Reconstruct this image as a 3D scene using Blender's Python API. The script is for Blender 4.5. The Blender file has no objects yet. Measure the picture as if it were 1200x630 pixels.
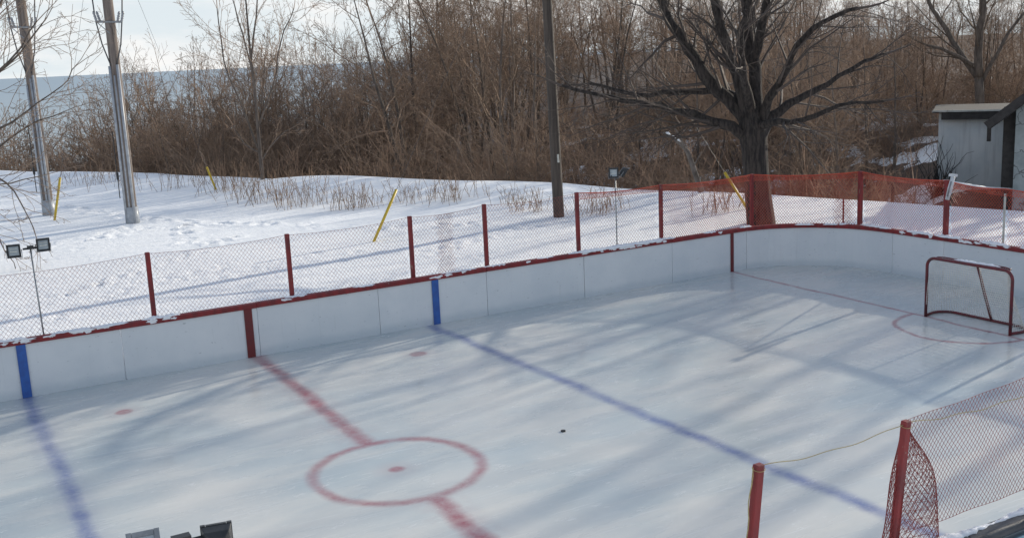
import bpy, math, random
import numpy as np
from mathutils import Vector, Matrix
random.seed(7)
rs = np.random.RandomState(7)
SC = bpy.context.scene
COL = SC.collection
PI = math.pi

# ------------------------------------------------------------------ camera
F, PITCH, ROLL, YAW = 1257.97, .197, -.0454, .5141
CAM = Vector((-5.2573, -19.3551, 5.3398))
_cp, _sp = math.cos(PITCH), math.sin(PITCH)
FW = Vector((math.sin(YAW)*_cp, math.cos(YAW)*_cp, -_sp))
_r = Vector((math.cos(YAW), -math.sin(YAW), 0)); _u = _r.cross(FW)
RT = _r*math.cos(ROLL) + _u*math.sin(ROLL)
UP = _u*math.cos(ROLL) - _r*math.sin(ROLL)
cd = bpy.data.cameras.new('camera'); cam = bpy.data.objects.new('camera', cd); COL.objects.link(cam)
cam.matrix_world = Matrix(((RT.x, UP.x, -FW.x, CAM.x), (RT.y, UP.y, -FW.y, CAM.y), (RT.z, UP.z, -FW.z, CAM.z), (0, 0, 0, 1)))
cd.sensor_width = 36; cd.lens = 36*F/1200; cd.clip_start = .1; cd.clip_end = 60000
SC.camera = cam

def ray(u, v): return FW + RT*((u-600)/F) - UP*((v-315)/F)
def at_z(u, v, z): d = ray(u, v); return CAM + d*((z-CAM.z)/d.z)
def at_y(u, v, y): d = ray(u, v); return CAM + d*((y-CAM.y)/d.y)
def at_x(u, v, x): d = ray(u, v); return CAM + d*((x-CAM.x)/d.x)
def at_d(u, v, D): d = ray(u, v); return CAM + d*(D/math.hypot(d.x, d.y))

# ------------------------------------------------------------------ helpers
class MB:
    def __init__(s): s.V = []; s.Fc = []; s.n = 0
    def add(s, V, Fc):
        s.V.extend(V); o = s.n
        s.Fc.extend([tuple(i+o for i in f) for f in Fc]); s.n += len(V)
    def box(s, c, h, M=None):
        V = []
        for x in (-1, 1):
            for y in (-1, 1):
                for z in (-1, 1):
                    p = Vector((x*h[0], y*h[1], z*h[2]))
                    if M: p = M @ p
                    V.append(p+Vector(c))
        s.add(V, [(0, 1, 3, 2), (4, 6, 7, 5), (0, 4, 5, 1), (2, 3, 7, 6), (0, 2, 6, 4), (1, 5, 7, 3)])
    def tube(s, P, R, n=8, cap=True, closed=False):
        P = [Vector(p) for p in P]; m = len(P)
        if not hasattr(R, '__len__'): R = [R]*m
        V = []; T = []
        for i in range(m):
            a = P[(i-1) % m] if (i > 0 or closed) else P[0]; b = P[(i+1) % m] if (i < m-1 or closed) else P[-1]
            t = (b-a); T.append(t.normalized() if t.length > 1e-9 else Vector((0, 0, 1)))
        N = T[0].orthogonal().normalized()
        for i in range(m):
            N = (N - T[i]*N.dot(T[i]))
            N = N.normalized() if N.length > 1e-6 else T[i].orthogonal().normalized()
            B = T[i].cross(N)
            for k in range(n):
                a = 2*PI*k/n; V.append(P[i] + (N*math.cos(a)+B*math.sin(a))*R[i])
        Fc = []
        for i in range(m if closed else m-1):
            j = (i+1) % m
            for k in range(n): l = (k+1) % n; Fc.append((i*n+k, i*n+l, j*n+l, j*n+k))
        if cap and not closed: Fc.append(tuple(range(n-1, -1, -1))); Fc.append(tuple((m-1)*n+k for k in range(n)))
        s.add(V, Fc)
    def build(s, name, mat, parent=None, smooth=False):
        me = bpy.data.meshes.new(name); me.from_pydata([tuple(v) for v in s.V], [], s.Fc)
        return link(name, me, mat, parent, smooth)
def link(name, me, mat, parent=None, smooth=False):
    if mat: me.materials.append(mat)
    if smooth: me.polygons.foreach_set('use_smooth', [True]*len(me.polygons))
    me.update()
    o = bpy.data.objects.new(name, me); COL.objects.link(o)
    if parent: o.parent = parent; o.matrix_parent_inverse = parent.matrix_world.inverted() if False else Matrix.Translation(-parent.location) if parent.type == 'EMPTY' and parent.parent is None else Matrix.Identity(4)
    return o
def tag(o, label=None, cat=None, group=None, kind=None):
    if label: o['label'] = label
    if cat: o['category'] = cat
    if group: o['group'] = group
    if kind: o['kind'] = kind
    return o
def thing(name, loc, label, cat, group=None):
    o = bpy.data.objects.new(name, None); o.empty_display_size = .2; COL.objects.link(o); o.location = Vector(loc)
    return tag(o, label, cat, group)
def bevel(o, w, seg=2):
    m = o.modifiers.new('bevel', 'BEVEL'); m.width = w; m.segments = seg; m.limit_method = 'ANGLE'; return o

# segment cloud -> mesh of thin prisms (vectorised)
def seg_mesh(name, S, n=3):
    S = np.asarray(S, dtype=np.float64)
    a, b, ra, rb = S[:, 0:3], S[:, 3:6], S[:, 6], S[:, 7]
    t = b-a; L = np.linalg.norm(t, axis=1, keepdims=True); t = t/np.maximum(L, 1e-9)
    ref = np.where(np.abs(t[:, 2:3]) < .8, np.array([[0, 0, 1.]]), np.array([[1., 0, 0]]))
    N = np.cross(t, ref); N /= np.linalg.norm(N, axis=1, keepdims=True); B = np.cross(t, N)
    m = len(S); V = np.zeros((m, 2*n, 3))
    for k in range(n):
        c, s_ = math.cos(2*PI*k/n), math.sin(2*PI*k/n)
        V[:, k] = a + (N*c+B*s_)*ra[:, None]; V[:, n+k] = b + (N*c+B*s_)*rb[:, None]
    fq = np.array([[k, (k+1) % n, n+(k+1) % n, n+k] for k in range(n)])
    Fc = (np.arange(m)[:, None, None]*2*n + fq[None]).reshape(-1, 4)
    me = bpy.data.meshes.new(name)
    me.vertices.add(m*2*n); me.vertices.foreach_set('co', V.reshape(-1))
    nf = len(Fc); me.loops.add(nf*4); me.loops.foreach_set('vertex_index', Fc.reshape(-1).astype(np.int32))
    me.polygons.add(nf); me.polygons.foreach_set('loop_start', np.arange(0, nf*4, 4, dtype=np.int32))
    me.polygons.foreach_set('loop_total', np.full(nf, 4, dtype=np.int32))
    me.update(calc_edges=True); me.validate()
    return me

# ------------------------------------------------------------------ materials
class NT:
    def __init__(s, name):
        s.m = bpy.data.materials.new(name); s.m.use_nodes = True; s.t = s.m.node_tree; s.b = s.t.nodes['Principled BSDF']
    def n(s, typ, **kw):
        nd = s.t.nodes.new(typ)
        for k, v in kw.items():
            if k.startswith('i_'):
                nd.inputs[k[2:].replace('_', ' ')].default_value = v
            else: setattr(nd, k, v)
        return nd
    def l(s, a, b): s.t.links.new(a, b)
    def math(s, op, a, b=None, c=None, clamp=False):
        nd = s.t.nodes.new('ShaderNodeMath'); nd.operation = op; nd.use_clamp = clamp
        for i, v in enumerate((a, b, c)):
            if v is None: continue
            if isinstance(v, (int, float)): nd.inputs[i].default_value = v
            else: s.l(v, nd.inputs[i])
        return nd.outputs[0]
    def sstep(s, e0, e1, x):
        nd = s.t.nodes.new('ShaderNodeMapRange'); nd.interpolation_type = 'SMOOTHSTEP'
        nd.inputs['From Min'].default_value = e0; nd.inputs['From Max'].default_value = e1
        s.l(x, nd.inputs['Value']); return nd.outputs[0]
    def mix(s, f, a, b, blend='MIX'):
        nd = s.t.nodes.new('ShaderNodeMix'); nd.data_type = 'RGBA'; nd.blend_type = blend
        for sock, v in ((nd.inputs[0], f), (nd.inputs[6], a), (nd.inputs[7], b)):
            if isinstance(v, (int, float)): sock.default_value = v
            elif isinstance(v, tuple): sock.default_value = (*v, 1) if len(v) == 3 else v
            else: s.l(v, sock)
        return nd.outputs[2]
    def noise(s, vec, scale, detail=4, rough=.55, dist=0):
        nd = s.t.nodes.new('ShaderNodeTexNoise'); nd.inputs['Scale'].default_value = scale
        nd.inputs['Detail'].default_value = detail; nd.inputs['Roughness'].default_value = rough; nd.inputs['Distortion'].default_value = dist
        if vec is not None: s.l(vec, nd.inputs['Vector'])
        return nd.outputs['Fac']
    def pos(s): return s.t.nodes.new('ShaderNodeNewGeometry').outputs['Position']
    def obj(s): return s.t.nodes.new('ShaderNodeTexCoord').outputs['Object']
    def scale(s, vec, sc, rot=(0, 0, 0)):
        nd = s.t.nodes.new('ShaderNodeMapping'); nd.inputs['Scale'].default_value = sc; nd.inputs['Rotation'].default_value = rot
        s.l(vec, nd.inputs['Vector']); return nd.outputs[0]
    def bump(s, h, strength, dist):
        nd = s.t.nodes.new('ShaderNodeBump'); nd.inputs['Strength'].default_value = strength; nd.inputs['Distance'].default_value = dist
        s.l(h, nd.inputs['Height']); s.l(nd.outputs[0], s.b.inputs['Normal'])
    def set(s, **kw):
        for k, v in kw.items():
            i = s.b.inputs[k.replace('_', ' ')]
            if hasattr(v, 'node'): s.l(v, i)
            else: i.default_value = (*v, 1) if isinstance(v, tuple) and len(v) == 3 else v
        return s.m

def paint(name, c1, c2, scale=6, rough=.55, bump=.15, bd=.01, metal=0., rnd=0., stretch=(1, 1, 1)):
    t = NT(name); v = t.scale(t.obj(), stretch); nz = t.noise(v, scale, 5, .62)
    col = t.mix(t.sstep(.35, .68, nz), c1, c2)
    if rnd:
        oi = t.n('ShaderNodeObjectInfo').outputs['Random']
        k = t.math('MULTIPLY_ADD', oi, 2*rnd, 1-rnd)
        col = t.mix(1.0, col, t.n('ShaderNodeCombineColor').outputs[0], 'MULTIPLY')
        cc = col.node.inputs[7].links[0].from_node
        for i in range(3): t.l(k, cc.inputs[i])
    if bump: t.bump(t.noise(v, scale*5, 4), bump, bd)
    return t.set(Base_Color=col, Roughness=rough, Metallic=metal)

M = {}
def chipped(name, c1, c2, chip, thr):
    t = NT(name); o = t.obj(); v = t.scale(o, (1, 1, .25))
    col = t.mix(t.sstep(.35, .68, t.noise(v, 9, 5, .62)), c1, c2)
    ch = t.sstep(thr, thr+.04, t.noise(t.scale(o, (1, 1, .45)), 17, 5, .7)); col = t.mix(t.math('MULTIPLY', ch, .8), col, chip)
    t.bump(t.noise(o, 45, 4), .25, .01)
    return t.set(Base_Color=col, Roughness=.6)
M['red'] = chipped('red_rail_paint', (.25, .02, .022), (.15, .018, .02), (.34, .27, .24), .66)
M['redpost'] = chipped('red_post_paint', (.26, .026, .026), (.14, .022, .024), (.30, .22, .17), .63)
M['redline'] = paint('dark_red_stripe', (.17, .018, .02), (.12, .02, .022), 7, .5)
M['blueline'] = paint('blue_stripe', (.03, .12, .42), (.03, .09, .33), 7, .5)
M['net'] = paint('red_netting', (.30, .05, .04), (.22, .035, .035), 3, .5, 0)
M['netbright'] = paint('orange_red_netting', (.62, .10, .045), (.5, .075, .045), 3, .5, 0)
M['rope'] = paint('yellow_rope', (.46, .36, .16), (.33, .26, .12), 40, .8)
M['goalred'] = paint('goal_red_paint', (.17, .02, .028), (.085, .025, .028), 12, .4)
M['goalnet'] = paint('white_cord', (.8, .78, .72), (.66, .64, .58), 8, .9, 0)
M['yellow'] = paint('yellow_plastic', (.62, .44, .03), (.5, .34, .03), 8, .45)
M['black'] = paint('black_metal', (.02, .021, .023), (.035, .035, .037), 12, .45)
M['grey'] = paint('grey_metal', (.32, .33, .34), (.22, .23, .24), 12, .4, metal=.5)
M['silver'] = paint('white_enamel', (.72, .73, .74), (.55, .57, .58), 12, .4)
M['porcelain'] = paint('grey_porcelain', (.36, .37, .38), (.22, .22, .23), 20, .25, 0)
M['pvc'] = paint('grey_conduit', (.42, .44, .46), (.3, .32, .35), 6, .4)
M['lens'] = paint('lamp_glass', (.42, .47, .50), (.3, .34, .37), 6, .12, 0)
M['lamp'] = paint('lamp_tube', (.8, .78, .7), (.7, .7, .62), 6, .3, 0)
M['wire'] = paint('dark_wire', (.05, .05, .055), (.08, .08, .08), 6, .5, 0)
M['rubber'] = paint('black_rubber', (.012, .012, .013), (.02, .02, .02), 20, .6)
M['darkrail'] = paint('dark_rail', (.022, .026, .034), (.045, .05, .06), 9, .45)
M['outer'] = paint('outer_board_blue', (.22, .34, .40), (.30, .42, .47), 3, .6)
M['polewood'] = paint('weathered_pole_wood', (.23, .19, .165), (.12, .095, .08), 7, .85, .5, .02, stretch=(2, 2, .12))
M['polebrown'] = paint('dark_pole_wood', (.095, .075, .06), (.05, .04, .033), 7, .85, .5, .02, stretch=(2, 2, .12))
M['bark'] = paint('dark_maple_bark', (.105, .085, .072), (.026, .021, .019), 5, .95, 1.0, .12, stretch=(3, 3, .5))
M['bark2'] = paint('brown_bark', (.17, .135, .11), (.08, .064, .052), 5, .95, .6, .03, rnd=.35, stretch=(2, 2, .4))
M['twig'] = paint('brown_twigs', (.35, .24, .165), (.215, .15, .105), .6, .9, 0, rnd=.4)
M['twigd'] = paint('dark_twigs', (.225, .17, .13), (.135, .10, .078), .6, .9, 0, rnd=.4)
M['twigr'] = paint('russet_twigs', (.33, .21, .14), (.215, .135, .09), .6, .9, 0, rnd=.35)
M['twigg'] = paint('maple_twigs', (.11, .088, .075), (.07, .055, .047), .6, .9, 0)
M['straw'] = paint('dry_stems', (.30, .20, .13), (.20, .13, .085), .9, .9, 0)
M['deadwood'] = paint('peeled_dead_wood', (.20, .17, .145), (.07, .055, .045), 4, .9, .5)
def mat_shed():
    t = NT('stained_shed_paint'); p = t.pos(); n1 = t.noise(p, 1.1, 5, .6); dr = t.noise(t.scale(p, (3.5, 3.5, .25)), 1.2, 5, .6); bl = t.noise(p, .55, 5, .65)
    col = t.mix(t.sstep(.3, .7, n1), (.72, .74, .72), (.60, .64, .64))
    col = t.mix(t.math('MULTIPLY', t.sstep(.5, .75, dr), .45), col, (.34, .35, .34))
    col = t.mix(t.math('MULTIPLY', t.sstep(.58, .70, bl), .7), col, (.16, .16, .15))
    t.bump(dr, .3, .03)
    return t.set(Base_Color=col, Roughness=.75)
M['shedwall'] = mat_shed()
M['timber_shade'] = paint('dark_timber_and_shade', (.05, .045, .042), (.03, .027, .025), 5, .85, .4)  # dark timber; also colours in shade at the shed eave and house side
M['roof'] = paint('dark_shingles', (.045, .042, .045), (.025, .025, .027), 8, .85, .6)
M['trim'] = paint('pale_trim', (.55, .55, .50), (.42, .42, .38), 5, .6)

def mat_snow(name, lump=1.0):
    t = NT(name); p = t.pos()
    a = t.noise(t.scale(p, (.6, 2.2, 1), (0, 0, -.35)), 1.1, 6, .6); b = t.noise(p, 9, 5, .6); c = t.noise(p, 60, 2)
    h = t.math('ADD', t.math('MULTIPLY', a, 1.6), t.math('ADD', t.math('MULTIPLY', b, .35), t.math('MULTIPLY', c, .05)))
    t.bump(h, .55*lump, .10)
    col = t.mix(t.sstep(.3, .7, a), (.90, .905, .92), (.84, .86, .89))
    return t.set(Base_Color=col, Roughness=.65)
M['snow'] = mat_snow('packed_snow')

# terrain: snow on the plateau, leaf litter and snow patches in the ravine
def mat_terrain():
    t = NT('snowy_ground'); p = t.pos()
    at = t.n('ShaderNodeAttribute', attribute_name='bare')
    a = t.noise(t.scale(p, (.6, 2.2, 1), (0, 0, -.35)), .9, 6, .62); b = t.noise(p, 7, 5, .6); c = t.noise(p, 45, 2)
    h = t.math('ADD', t.math('MULTIPLY', a, 1.6), t.math('ADD', t.math('MULTIPLY', b, .4), t.math('MULTIPLY', c, .05)))
    t.bump(h, .5, .14)
    snow = t.mix(t.sstep(.3, .7, a), (.965, .965, .96), (.94, .945, .95))
    lit = t.mix(t.sstep(.35, .65, t.noise(p, 3.5, 6, .7)), (.15, .10, .068), (.075, .052, .038))
    patch = t.noise(p, .22, 5, .65)
    k = t.math('MAXIMUM', t.math('MULTIPLY', at.outputs['Fac'], t.sstep(.60, .50, patch), clamp=True), t.math('SUBTRACT', at.outputs['Fac'], 1.0, clamp=True))
    nd = t.sstep(.40, .60, t.math('ADD', k, t.math('MULTIPLY', t.math('SUBTRACT', b, .5), .5)))
    return t.set(Base_Color=t.mix(nd, snow, lit), Roughness=.75)
M['terrain'] = mat_terrain()

def mat_ice():
    t = NT('painted_ice'); p = t.pos()
    sep = t.n('ShaderNodeSeparateXYZ'); 
    # wobble the coordinates so the paint under the ice looks hand laid
    nz = t.n('ShaderNodeTexNoise'); nz.inputs['Scale'].default_value = .9; nz.inputs['Detail'].default_value = 5; nz.inputs['Roughness'].default_value = .6
    t.l(p, nz.inputs['Vector'])
    sub = t.n('ShaderNodeVectorMath', operation='SUBTRACT'); t.l(nz.outputs['Color'], sub.inputs[0]); sub.inputs[1].default_value = (.5, .5, .5)
    mul = t.n('ShaderNodeVectorMath', operation='SCALE'); t.l(sub.outputs[0], mul.inputs[0]); mul.inputs['Scale'].default_value = .22
    add = t.n('ShaderNodeVectorMath', operation='ADD'); t.l(p, add.inputs[0]); t.l(mul.outputs[0], add.inputs[1])
    t.l(add.outputs[0], sep.inputs[0]); x, y = sep.outputs[0], sep.outputs[1]
    fade = t.noise(p, 2.2, 5, .7); fine = t.noise(t.scale(p, (1, 1, 1)), 14, 4, .7)
    def line(x0, k, half, soft):
        xx = t.math('SUBTRACT', x, t.math('MULTIPLY_ADD', y, k, x0))
        return t.sstep(half+soft, max(half-soft, 0), t.math('ABSOLUTE', xx))
    def ring(cx, cy, r, half, soft, ax=1.0):
        dx = t.math('MULTIPLY', t.math('SUBTRACT', x, cx), ax); dy = t.math('SUBTRACT', y, cy)
        d = t.math('SQRT', t.math('ADD', t.math('MULTIPLY', dx, dx), t.math('MULTIPLY', dy, dy)))
        if r == 0: return t.sstep(half+soft, max(half-soft, 0), d), d
        return t.sstep(half+soft, max(half-soft, 0), t.math('ABSOLUTE', t.math('SUBTRACT', d, r))), d
    cen, dcen = ring(-.04, -6.78, 1.11, .06, .09)
    red = t.math('MULTIPLY', line(.12, .024, .12, .11), t.sstep(1.08, 1.13, dcen))
    halo = t.math('MULTIPLY', line(.12, .024, .16, .30), t.math('MULTIPLY', t.sstep(.42, .62, fade), .35))
    halo = t.math('MULTIPLY', halo, t.sstep(1.0, 1.3, dcen))
    red = t.math('MAXIMUM', red, halo)
    red = t.math('MAXIMUM', red, t.math('MULTIPLY', cen, .85))
    for (cx, cy, r) in ((-2.64, -1.87, .13), (2.6, -1.77, .16), (-.05, -6.8, .10)):
        red = t.math('MAXIMUM', red, t.math('MULTIPLY', ring(cx, cy, 0, r, .05)[0], .95))
        red = t.math('MAXIMUM', red, t.math('MULTIPLY', ring(cx, cy, 0, r+.1, .22)[0], .22))
    red = t.math('MAXIMUM', red, t.math('MULTIPLY', line(11.72, .022, .045, .04), .95))
    red = t.math('MAXIMUM', red, t.math('MULTIPLY', line(-11.72, .0, .022, .02), .8))
    crs, dcr = ring(11.55, -6.62, 1.2, .042, .045)
    red = t.math('MAXIMUM', red, t.math('MULTIPLY', t.math('MULTIPLY', crs, .95), t.sstep(11.62, 11.56, x)))
    blue = t.math('MAXIMUM', t.math('MULTIPLY', line(-3.88, 0, .08, .14), .85), t.math('MULTIPLY', line(3.70, -.024, .09, .13), .85))
    blue = t.math('MAXIMUM', blue, t.math('MULTIPLY', line(-3.88, 0, .12, .25), .3))
    wear = t.math('MULTIPLY_ADD', t.sstep(.28, .70, fade), -.42, .95)
    wear = t.math('MULTIPLY', wear, t.math('MULTIPLY_ADD', t.sstep(.45, .8, fine), -.3, 1.0))
    red = t.math('MULTIPLY', red, wear); blue = t.math('MULTIPLY', blue, wear)
    # ice body: cloudy bluish ice with faint scraped frost
    big = t.noise(t.scale(p, (1, 1, 1), (0, 0, .5)), .30, 4, .55)
    streak = t.noise(t.scale(p, (.45, 1.6, 1), (0, 0, .3)), .9, 5, .6)
    frost = t.noise(t.scale(p, (1.0, 1.7, 1), (0, 0, -.5)), 2.6, 8, .74)
    speck = t.noise(p, 17, 4, .78)
    where = t.noise(p, .55, 3, .6)
    body = t.mix(t.sstep(.32, .70, big), (.47, .53, .545), (.68, .67, .63))
    body = t.mix(t.math('MULTIPLY', t.sstep(.42, .72, streak), .6), body, (.73, .71, .66))
    fr = t.math('MAXIMUM', t.math('MULTIPLY', t.sstep(.56, .72, frost), .5), t.math('MULTIPLY', t.math('MULTIPLY', t.sstep(.66, .76, speck), t.sstep(.42, .60, where)), .8))
    body = t.mix(fr, body, (.80, .80, .78))
    for k, (ang, sc_) in enumerate(((.35, 1.0), (-.5, .8), (1.25, 1.1), (2.2, .9))):      # skate cuts
        ct = t.noise(t.scale(add.outputs[0], (.3*sc_, 34*sc_, 1), (0, 0, ang)), 1.0, 4, .65)
        gate = t.noise(t.scale(p, (1, 1, 1), (0, 0, ang*2)), .8+.2*k, 2, .5)
        body = t.mix(t.math('MULTIPLY', t.math('MULTIPLY', t.sstep(.60, .68, ct), t.sstep(.46, .62, gate)), .5), body, (.84, .85, .84))
    col = t.mix(red, body, (.34, .075, .10))
    col = t.mix(blue, col, (.085, .125, .34))
    col = t.mix(t.math('MULTIPLY', fr, .3), col, (.7, .7, .72))
    t.bump(t.math('ADD', t.math('MULTIPLY', streak, .8), t.math('MULTIPLY', frost, .35)), .12, .02)
    rough = t.math('MULTIPLY_ADD', t.sstep(.35, .7, streak), .22, .17)
    rough = t.math('ADD', rough, t.math('MULTIPLY', fr, .35))
    return t.set(Base_Color=col, Roughness=rough, IOR=1.31)
M['ice'] = mat_ice()

def mat_board():
    t = NT('white_board'); o = t.obj(); p = t.pos()
    oi = t.n('ShaderNodeObjectInfo').outputs['Random']
    sep = t.n('ShaderNodeSeparateXYZ'); t.l(p, sep.inputs[0]); z = sep.outputs[2]
    n1 = t.noise(p, 1.3, 5, .6); sc = t.noise(t.scale(p, (1, 1, 5)), 5, 6, .75); dr = t.noise(t.scale(p, (9, 9, .6)), 1.5, 4, .6)
    col = t.mix(t.sstep(.3, .7, n1), (.74, .76, .77), (.67, .70, .72))
    col = t.mix(t.math('MULTIPLY', oi, .25), col, (.58, .62, .64))
    col = t.mix(t.math('MULTIPLY', t.sstep(.66, .80, sc), .45), col, (.36, .36, .36))
    col = t.mix(t.math('MULTIPLY', t.sstep(.60, .78, dr), .22), col, (.45, .46, .45))
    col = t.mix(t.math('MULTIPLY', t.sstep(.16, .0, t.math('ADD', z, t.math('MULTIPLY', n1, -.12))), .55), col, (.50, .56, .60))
    mk = t.noise(t.scale(p, (2.2, 2.2, 9), (0, .5, 0)), 3.2, 3, .5); mk2 = t.noise(p, 21, 2, .5)
    col = t.mix(t.math('MULTIPLY', t.math('MULTIPLY', t.sstep(.64, .70, mk), t.sstep(.5, .66, mk2)), .55), col, (.10, .11, .13))
    col = t.mix(t.math('MULTIPLY', t.sstep(.78, .80, mk2), .4), col, (.16, .17, .18))
    t.bump(t.noise(p, .9, 3, .5), .35, .03)
    return t.set(Base_Color=col, Roughness=.42)
M['board'] = mat_board()

def mat_stucco():
    t = NT('cracked_stucco'); o = t.pos()
    vo = t.n('ShaderNodeTexVoronoi', feature='DISTANCE_TO_EDGE'); vo.inputs['Scale'].default_value = 1.1
    wv = t.n('ShaderNodeTexNoise'); wv.inputs['Scale'].default_value = 1.5; wv.inputs['Detail'].default_value = 5; t.l(o, wv.inputs['Vector'])
    ad = t.n('ShaderNodeVectorMath', operation='MULTIPLY_ADD'); t.l(wv.outputs['Color'], ad.inputs[0]); ad.inputs[1].default_value = (1.2, 1.2, 1.2); t.l(o, ad.inputs[2]); t.l(ad.outputs[0], vo.inputs['Vector'])
    n1 = t.noise(o, 2.5, 6, .65)
    col = t.mix(t.sstep(.3, .7, n1), (.40, .44, .44), (.28, .32, .32))
    col = t.mix(t.sstep(.03, .005, vo.outputs['Distance']), col, (.14, .15, .15))
    t.bump(n1, .5, .03)
    return t.set(Base_Color=col, Roughness=.9)
M['stucco'] = mat_stucco()

def mat_lake():
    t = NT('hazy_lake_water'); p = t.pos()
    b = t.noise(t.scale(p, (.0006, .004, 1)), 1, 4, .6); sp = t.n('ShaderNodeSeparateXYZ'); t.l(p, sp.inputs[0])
    far = t.sstep(2.6, 3.9, t.math('ADD', t.math('LOGARITHM', t.math('MAXIMUM', sp.outputs[1], 10), 10), t.math('MULTIPLY_ADD', b, .5, -.25)))  # haze over the water is put into its colour by distance
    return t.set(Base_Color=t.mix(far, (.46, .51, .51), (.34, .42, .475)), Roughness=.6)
M['lake'] = mat_lake()

# ------------------------------------------------------------------ light and sky
SUN_AZ = Vector((1, .215, 0)).normalized(); SUN_EL = math.radians(17.0)
sd = SUN_AZ*math.cos(SUN_EL) + Vector((0, 0, math.sin(SUN_EL)))
ld = bpy.data.lights.new('sun', 'SUN'); ld.energy = 5.0; ld.angle = math.radians(.55); ld.color = (1, .92, .78)
lo = bpy.data.objects.new('sun', ld); COL.objects.link(lo); lo.rotation_euler = sd.to_track_quat('Z', 'Y').to_euler(); lo.location = (30, 5, 30)
W = bpy.data.worlds.new('World'); SC.world = W; W.use_nodes = True
wt = W.node_tree; bg = wt.nodes['Background']
sky = wt.nodes.new('ShaderNodeTexSky'); sky.sky_type = 'NISHITA'; sky.sun_disc = False
sky.sun_elevation = SUN_EL; sky.sun_rotation = math.atan2(SUN_AZ.x, SUN_AZ.y); sky.air_density = 1.0; sky.dust_density = .2; sky.ozone_density = 5.0
tc = wt.nodes.new('ShaderNodeTexCoord'); mp = wt.nodes.new('ShaderNodeMapping'); mp.inputs['Scale'].default_value = (1, 1, 3.6); mp.inputs['Location'].default_value = (.3, .1, .2)
wt.links.new(tc.outputs['Generated'], mp.inputs['Vector'])
cn = wt.nodes.new('ShaderNodeTexNoise'); cn.inputs['Scale'].default_value = 4.2; cn.inputs['Detail'].default_value = 8; cn.inputs['Roughness'].default_value = .58
wt.links.new(mp.outputs[0], cn.inputs['Vector'])
sx = wt.nodes.new('ShaderNodeSeparateXYZ'); wt.links.new(tc.outputs['Generated'], sx.inputs[0])
def mrange(src, a, b_, c, d):
    n_ = wt.nodes.new('ShaderNodeMapRange'); n_.interpolation_type = 'SMOOTHSTEP'
    for k_, v_ in zip(('From Min', 'From Max', 'To Min', 'To Max'), (a, b_, c, d)): n_.inputs[k_].default_value = v_
    wt.links.new(src, n_.inputs['Value']); return n_.outputs[0]
def wmix(f, a, b_):
    n_ = wt.nodes.new('ShaderNodeMix'); n_.data_type = 'RGBA'
    for sock, v_ in ((n_.inputs[0], f), (n_.inputs[6], a), (n_.inputs[7], b_)):
        if isinstance(v_, tuple): sock.default_value = (*v_, 1)
        elif isinstance(v_, (int, float)): sock.default_value = v_
        else: wt.links.new(v_, sock)
    return n_.outputs[2]
cover = mrange(cn.outputs['Fac'], .40, .60, 0, 1)
pale = wmix(mrange(sx.outputs[2], .0, .30, 0, 1), (5.1, 5.6, 5.85), (4.3, 5.15, 5.85))     # thin veil of haze, paler towards the horizon
low = wmix(cover, pale, (6.5, 6.45, 6.35))
high = mrange(sx.outputs[2], .14, .45, 0, .66)
wt.links.new(wmix(high, low, sky.outputs[0]), bg.inputs['Color']); bg.inputs['Strength'].default_value = .15
SC.view_settings.view_transform = 'Standard'; SC.view_settings.look = 'None'; SC.view_settings.exposure = 0; SC.view_settings.gamma = 1
SC.cycles.use_denoising = True
SC.cycles.max_bounces = 6; SC.cycles.diffuse_bounces = 3; SC.cycles.glossy_bounces = 3
SC.cycles.caustics_reflective = False; SC.cycles.caustics_refractive = False

# ------------------------------------------------------------------ terrain
CY = np.array([-60, -15, -6, 0, 4, 8.8, 15.4, 20.6, 25, 35, 50, 60, 80.])
CX = np.array([34, 26, 24, 22.3, 21.0, 19.0, 16.6, 13.4, 10.2, 5.6, -6, -20, -60.])
def sst(a, b, x): t = np.clip((x-a)/(b-a), 0, 1); return t*t*(3-2*t)
_ph = rs.uniform(0, 6.28, (12,)); _dr = rs.uniform(0, 6.28, (12,)); _fq = rs.uniform(.15, .9, (12,))
def wob(x, y):
    r = 0
    for i in range(12): r = r + np.sin((x*np.cos(_dr[i])+y*np.sin(_dr[i]))*_fq[i]+_ph[i])*(.12/_fq[i]**.7)
    return r/4
def rink_d(x, y):
    ax, ay = np.abs(x), np.abs(y+6.8)
    return np.maximum(np.maximum(ax-14.33, ay-6.83), ax*.6525+ay*.7577-(12.5*.6525+6.83*.7577+.2))
def crest_s(x, y): return (x-np.interp(y, CY, CX))*.8
dents = []
def H(x, y):
    x = np.asarray(x, float); y = np.asarray(y, float)
    s = crest_s(x, y); d = rink_d(x, y)
    r = np.hypot(x-CAM.x, y-CAM.y); az = np.arctan2(x-CAM.x, y-CAM.y)
    pl = .28 + wob(x, y)*.22*sst(1, 5, d) + (.34+.14*np.sin(y*.30+1.6)+.06*np.sin(y*.9))*np.exp(-((s+2.0)/2.4)**2)*sst(3, 10, y)
    A = sst(.22, .60, az); B = sst(.78, .92, az)
    floor = -11*(1-A) - 5.0*A*(1-B) - 1.8*B*A
    rise = A*(sst(38, 66, r)*(5.0-2.2*B) + np.clip((r-66)*.03, 0, 3.5))
    left = (1-A)*(-sst(70, 190, r)*44)
    far = floor + rise + left + wob(x*.7, y*.7)*1.2
    k = sst(0, 9-3*B, s)
    z = pl*(1-k) + far*k
    back = sst(-14.2, -17, y)*0
    inside = 1-sst(.06, .30, d)
    return z*(1-inside) + (-.10)*inside
def ground(x, y): return float(H(x, y))
def at_ground(u, v):
    d = ray(u, v); t = 5.0
    for i in range(4000):
        p = CAM + d*t
        if p.z <= ground(p.x, p.y): break
        t += .06
    return p
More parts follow.
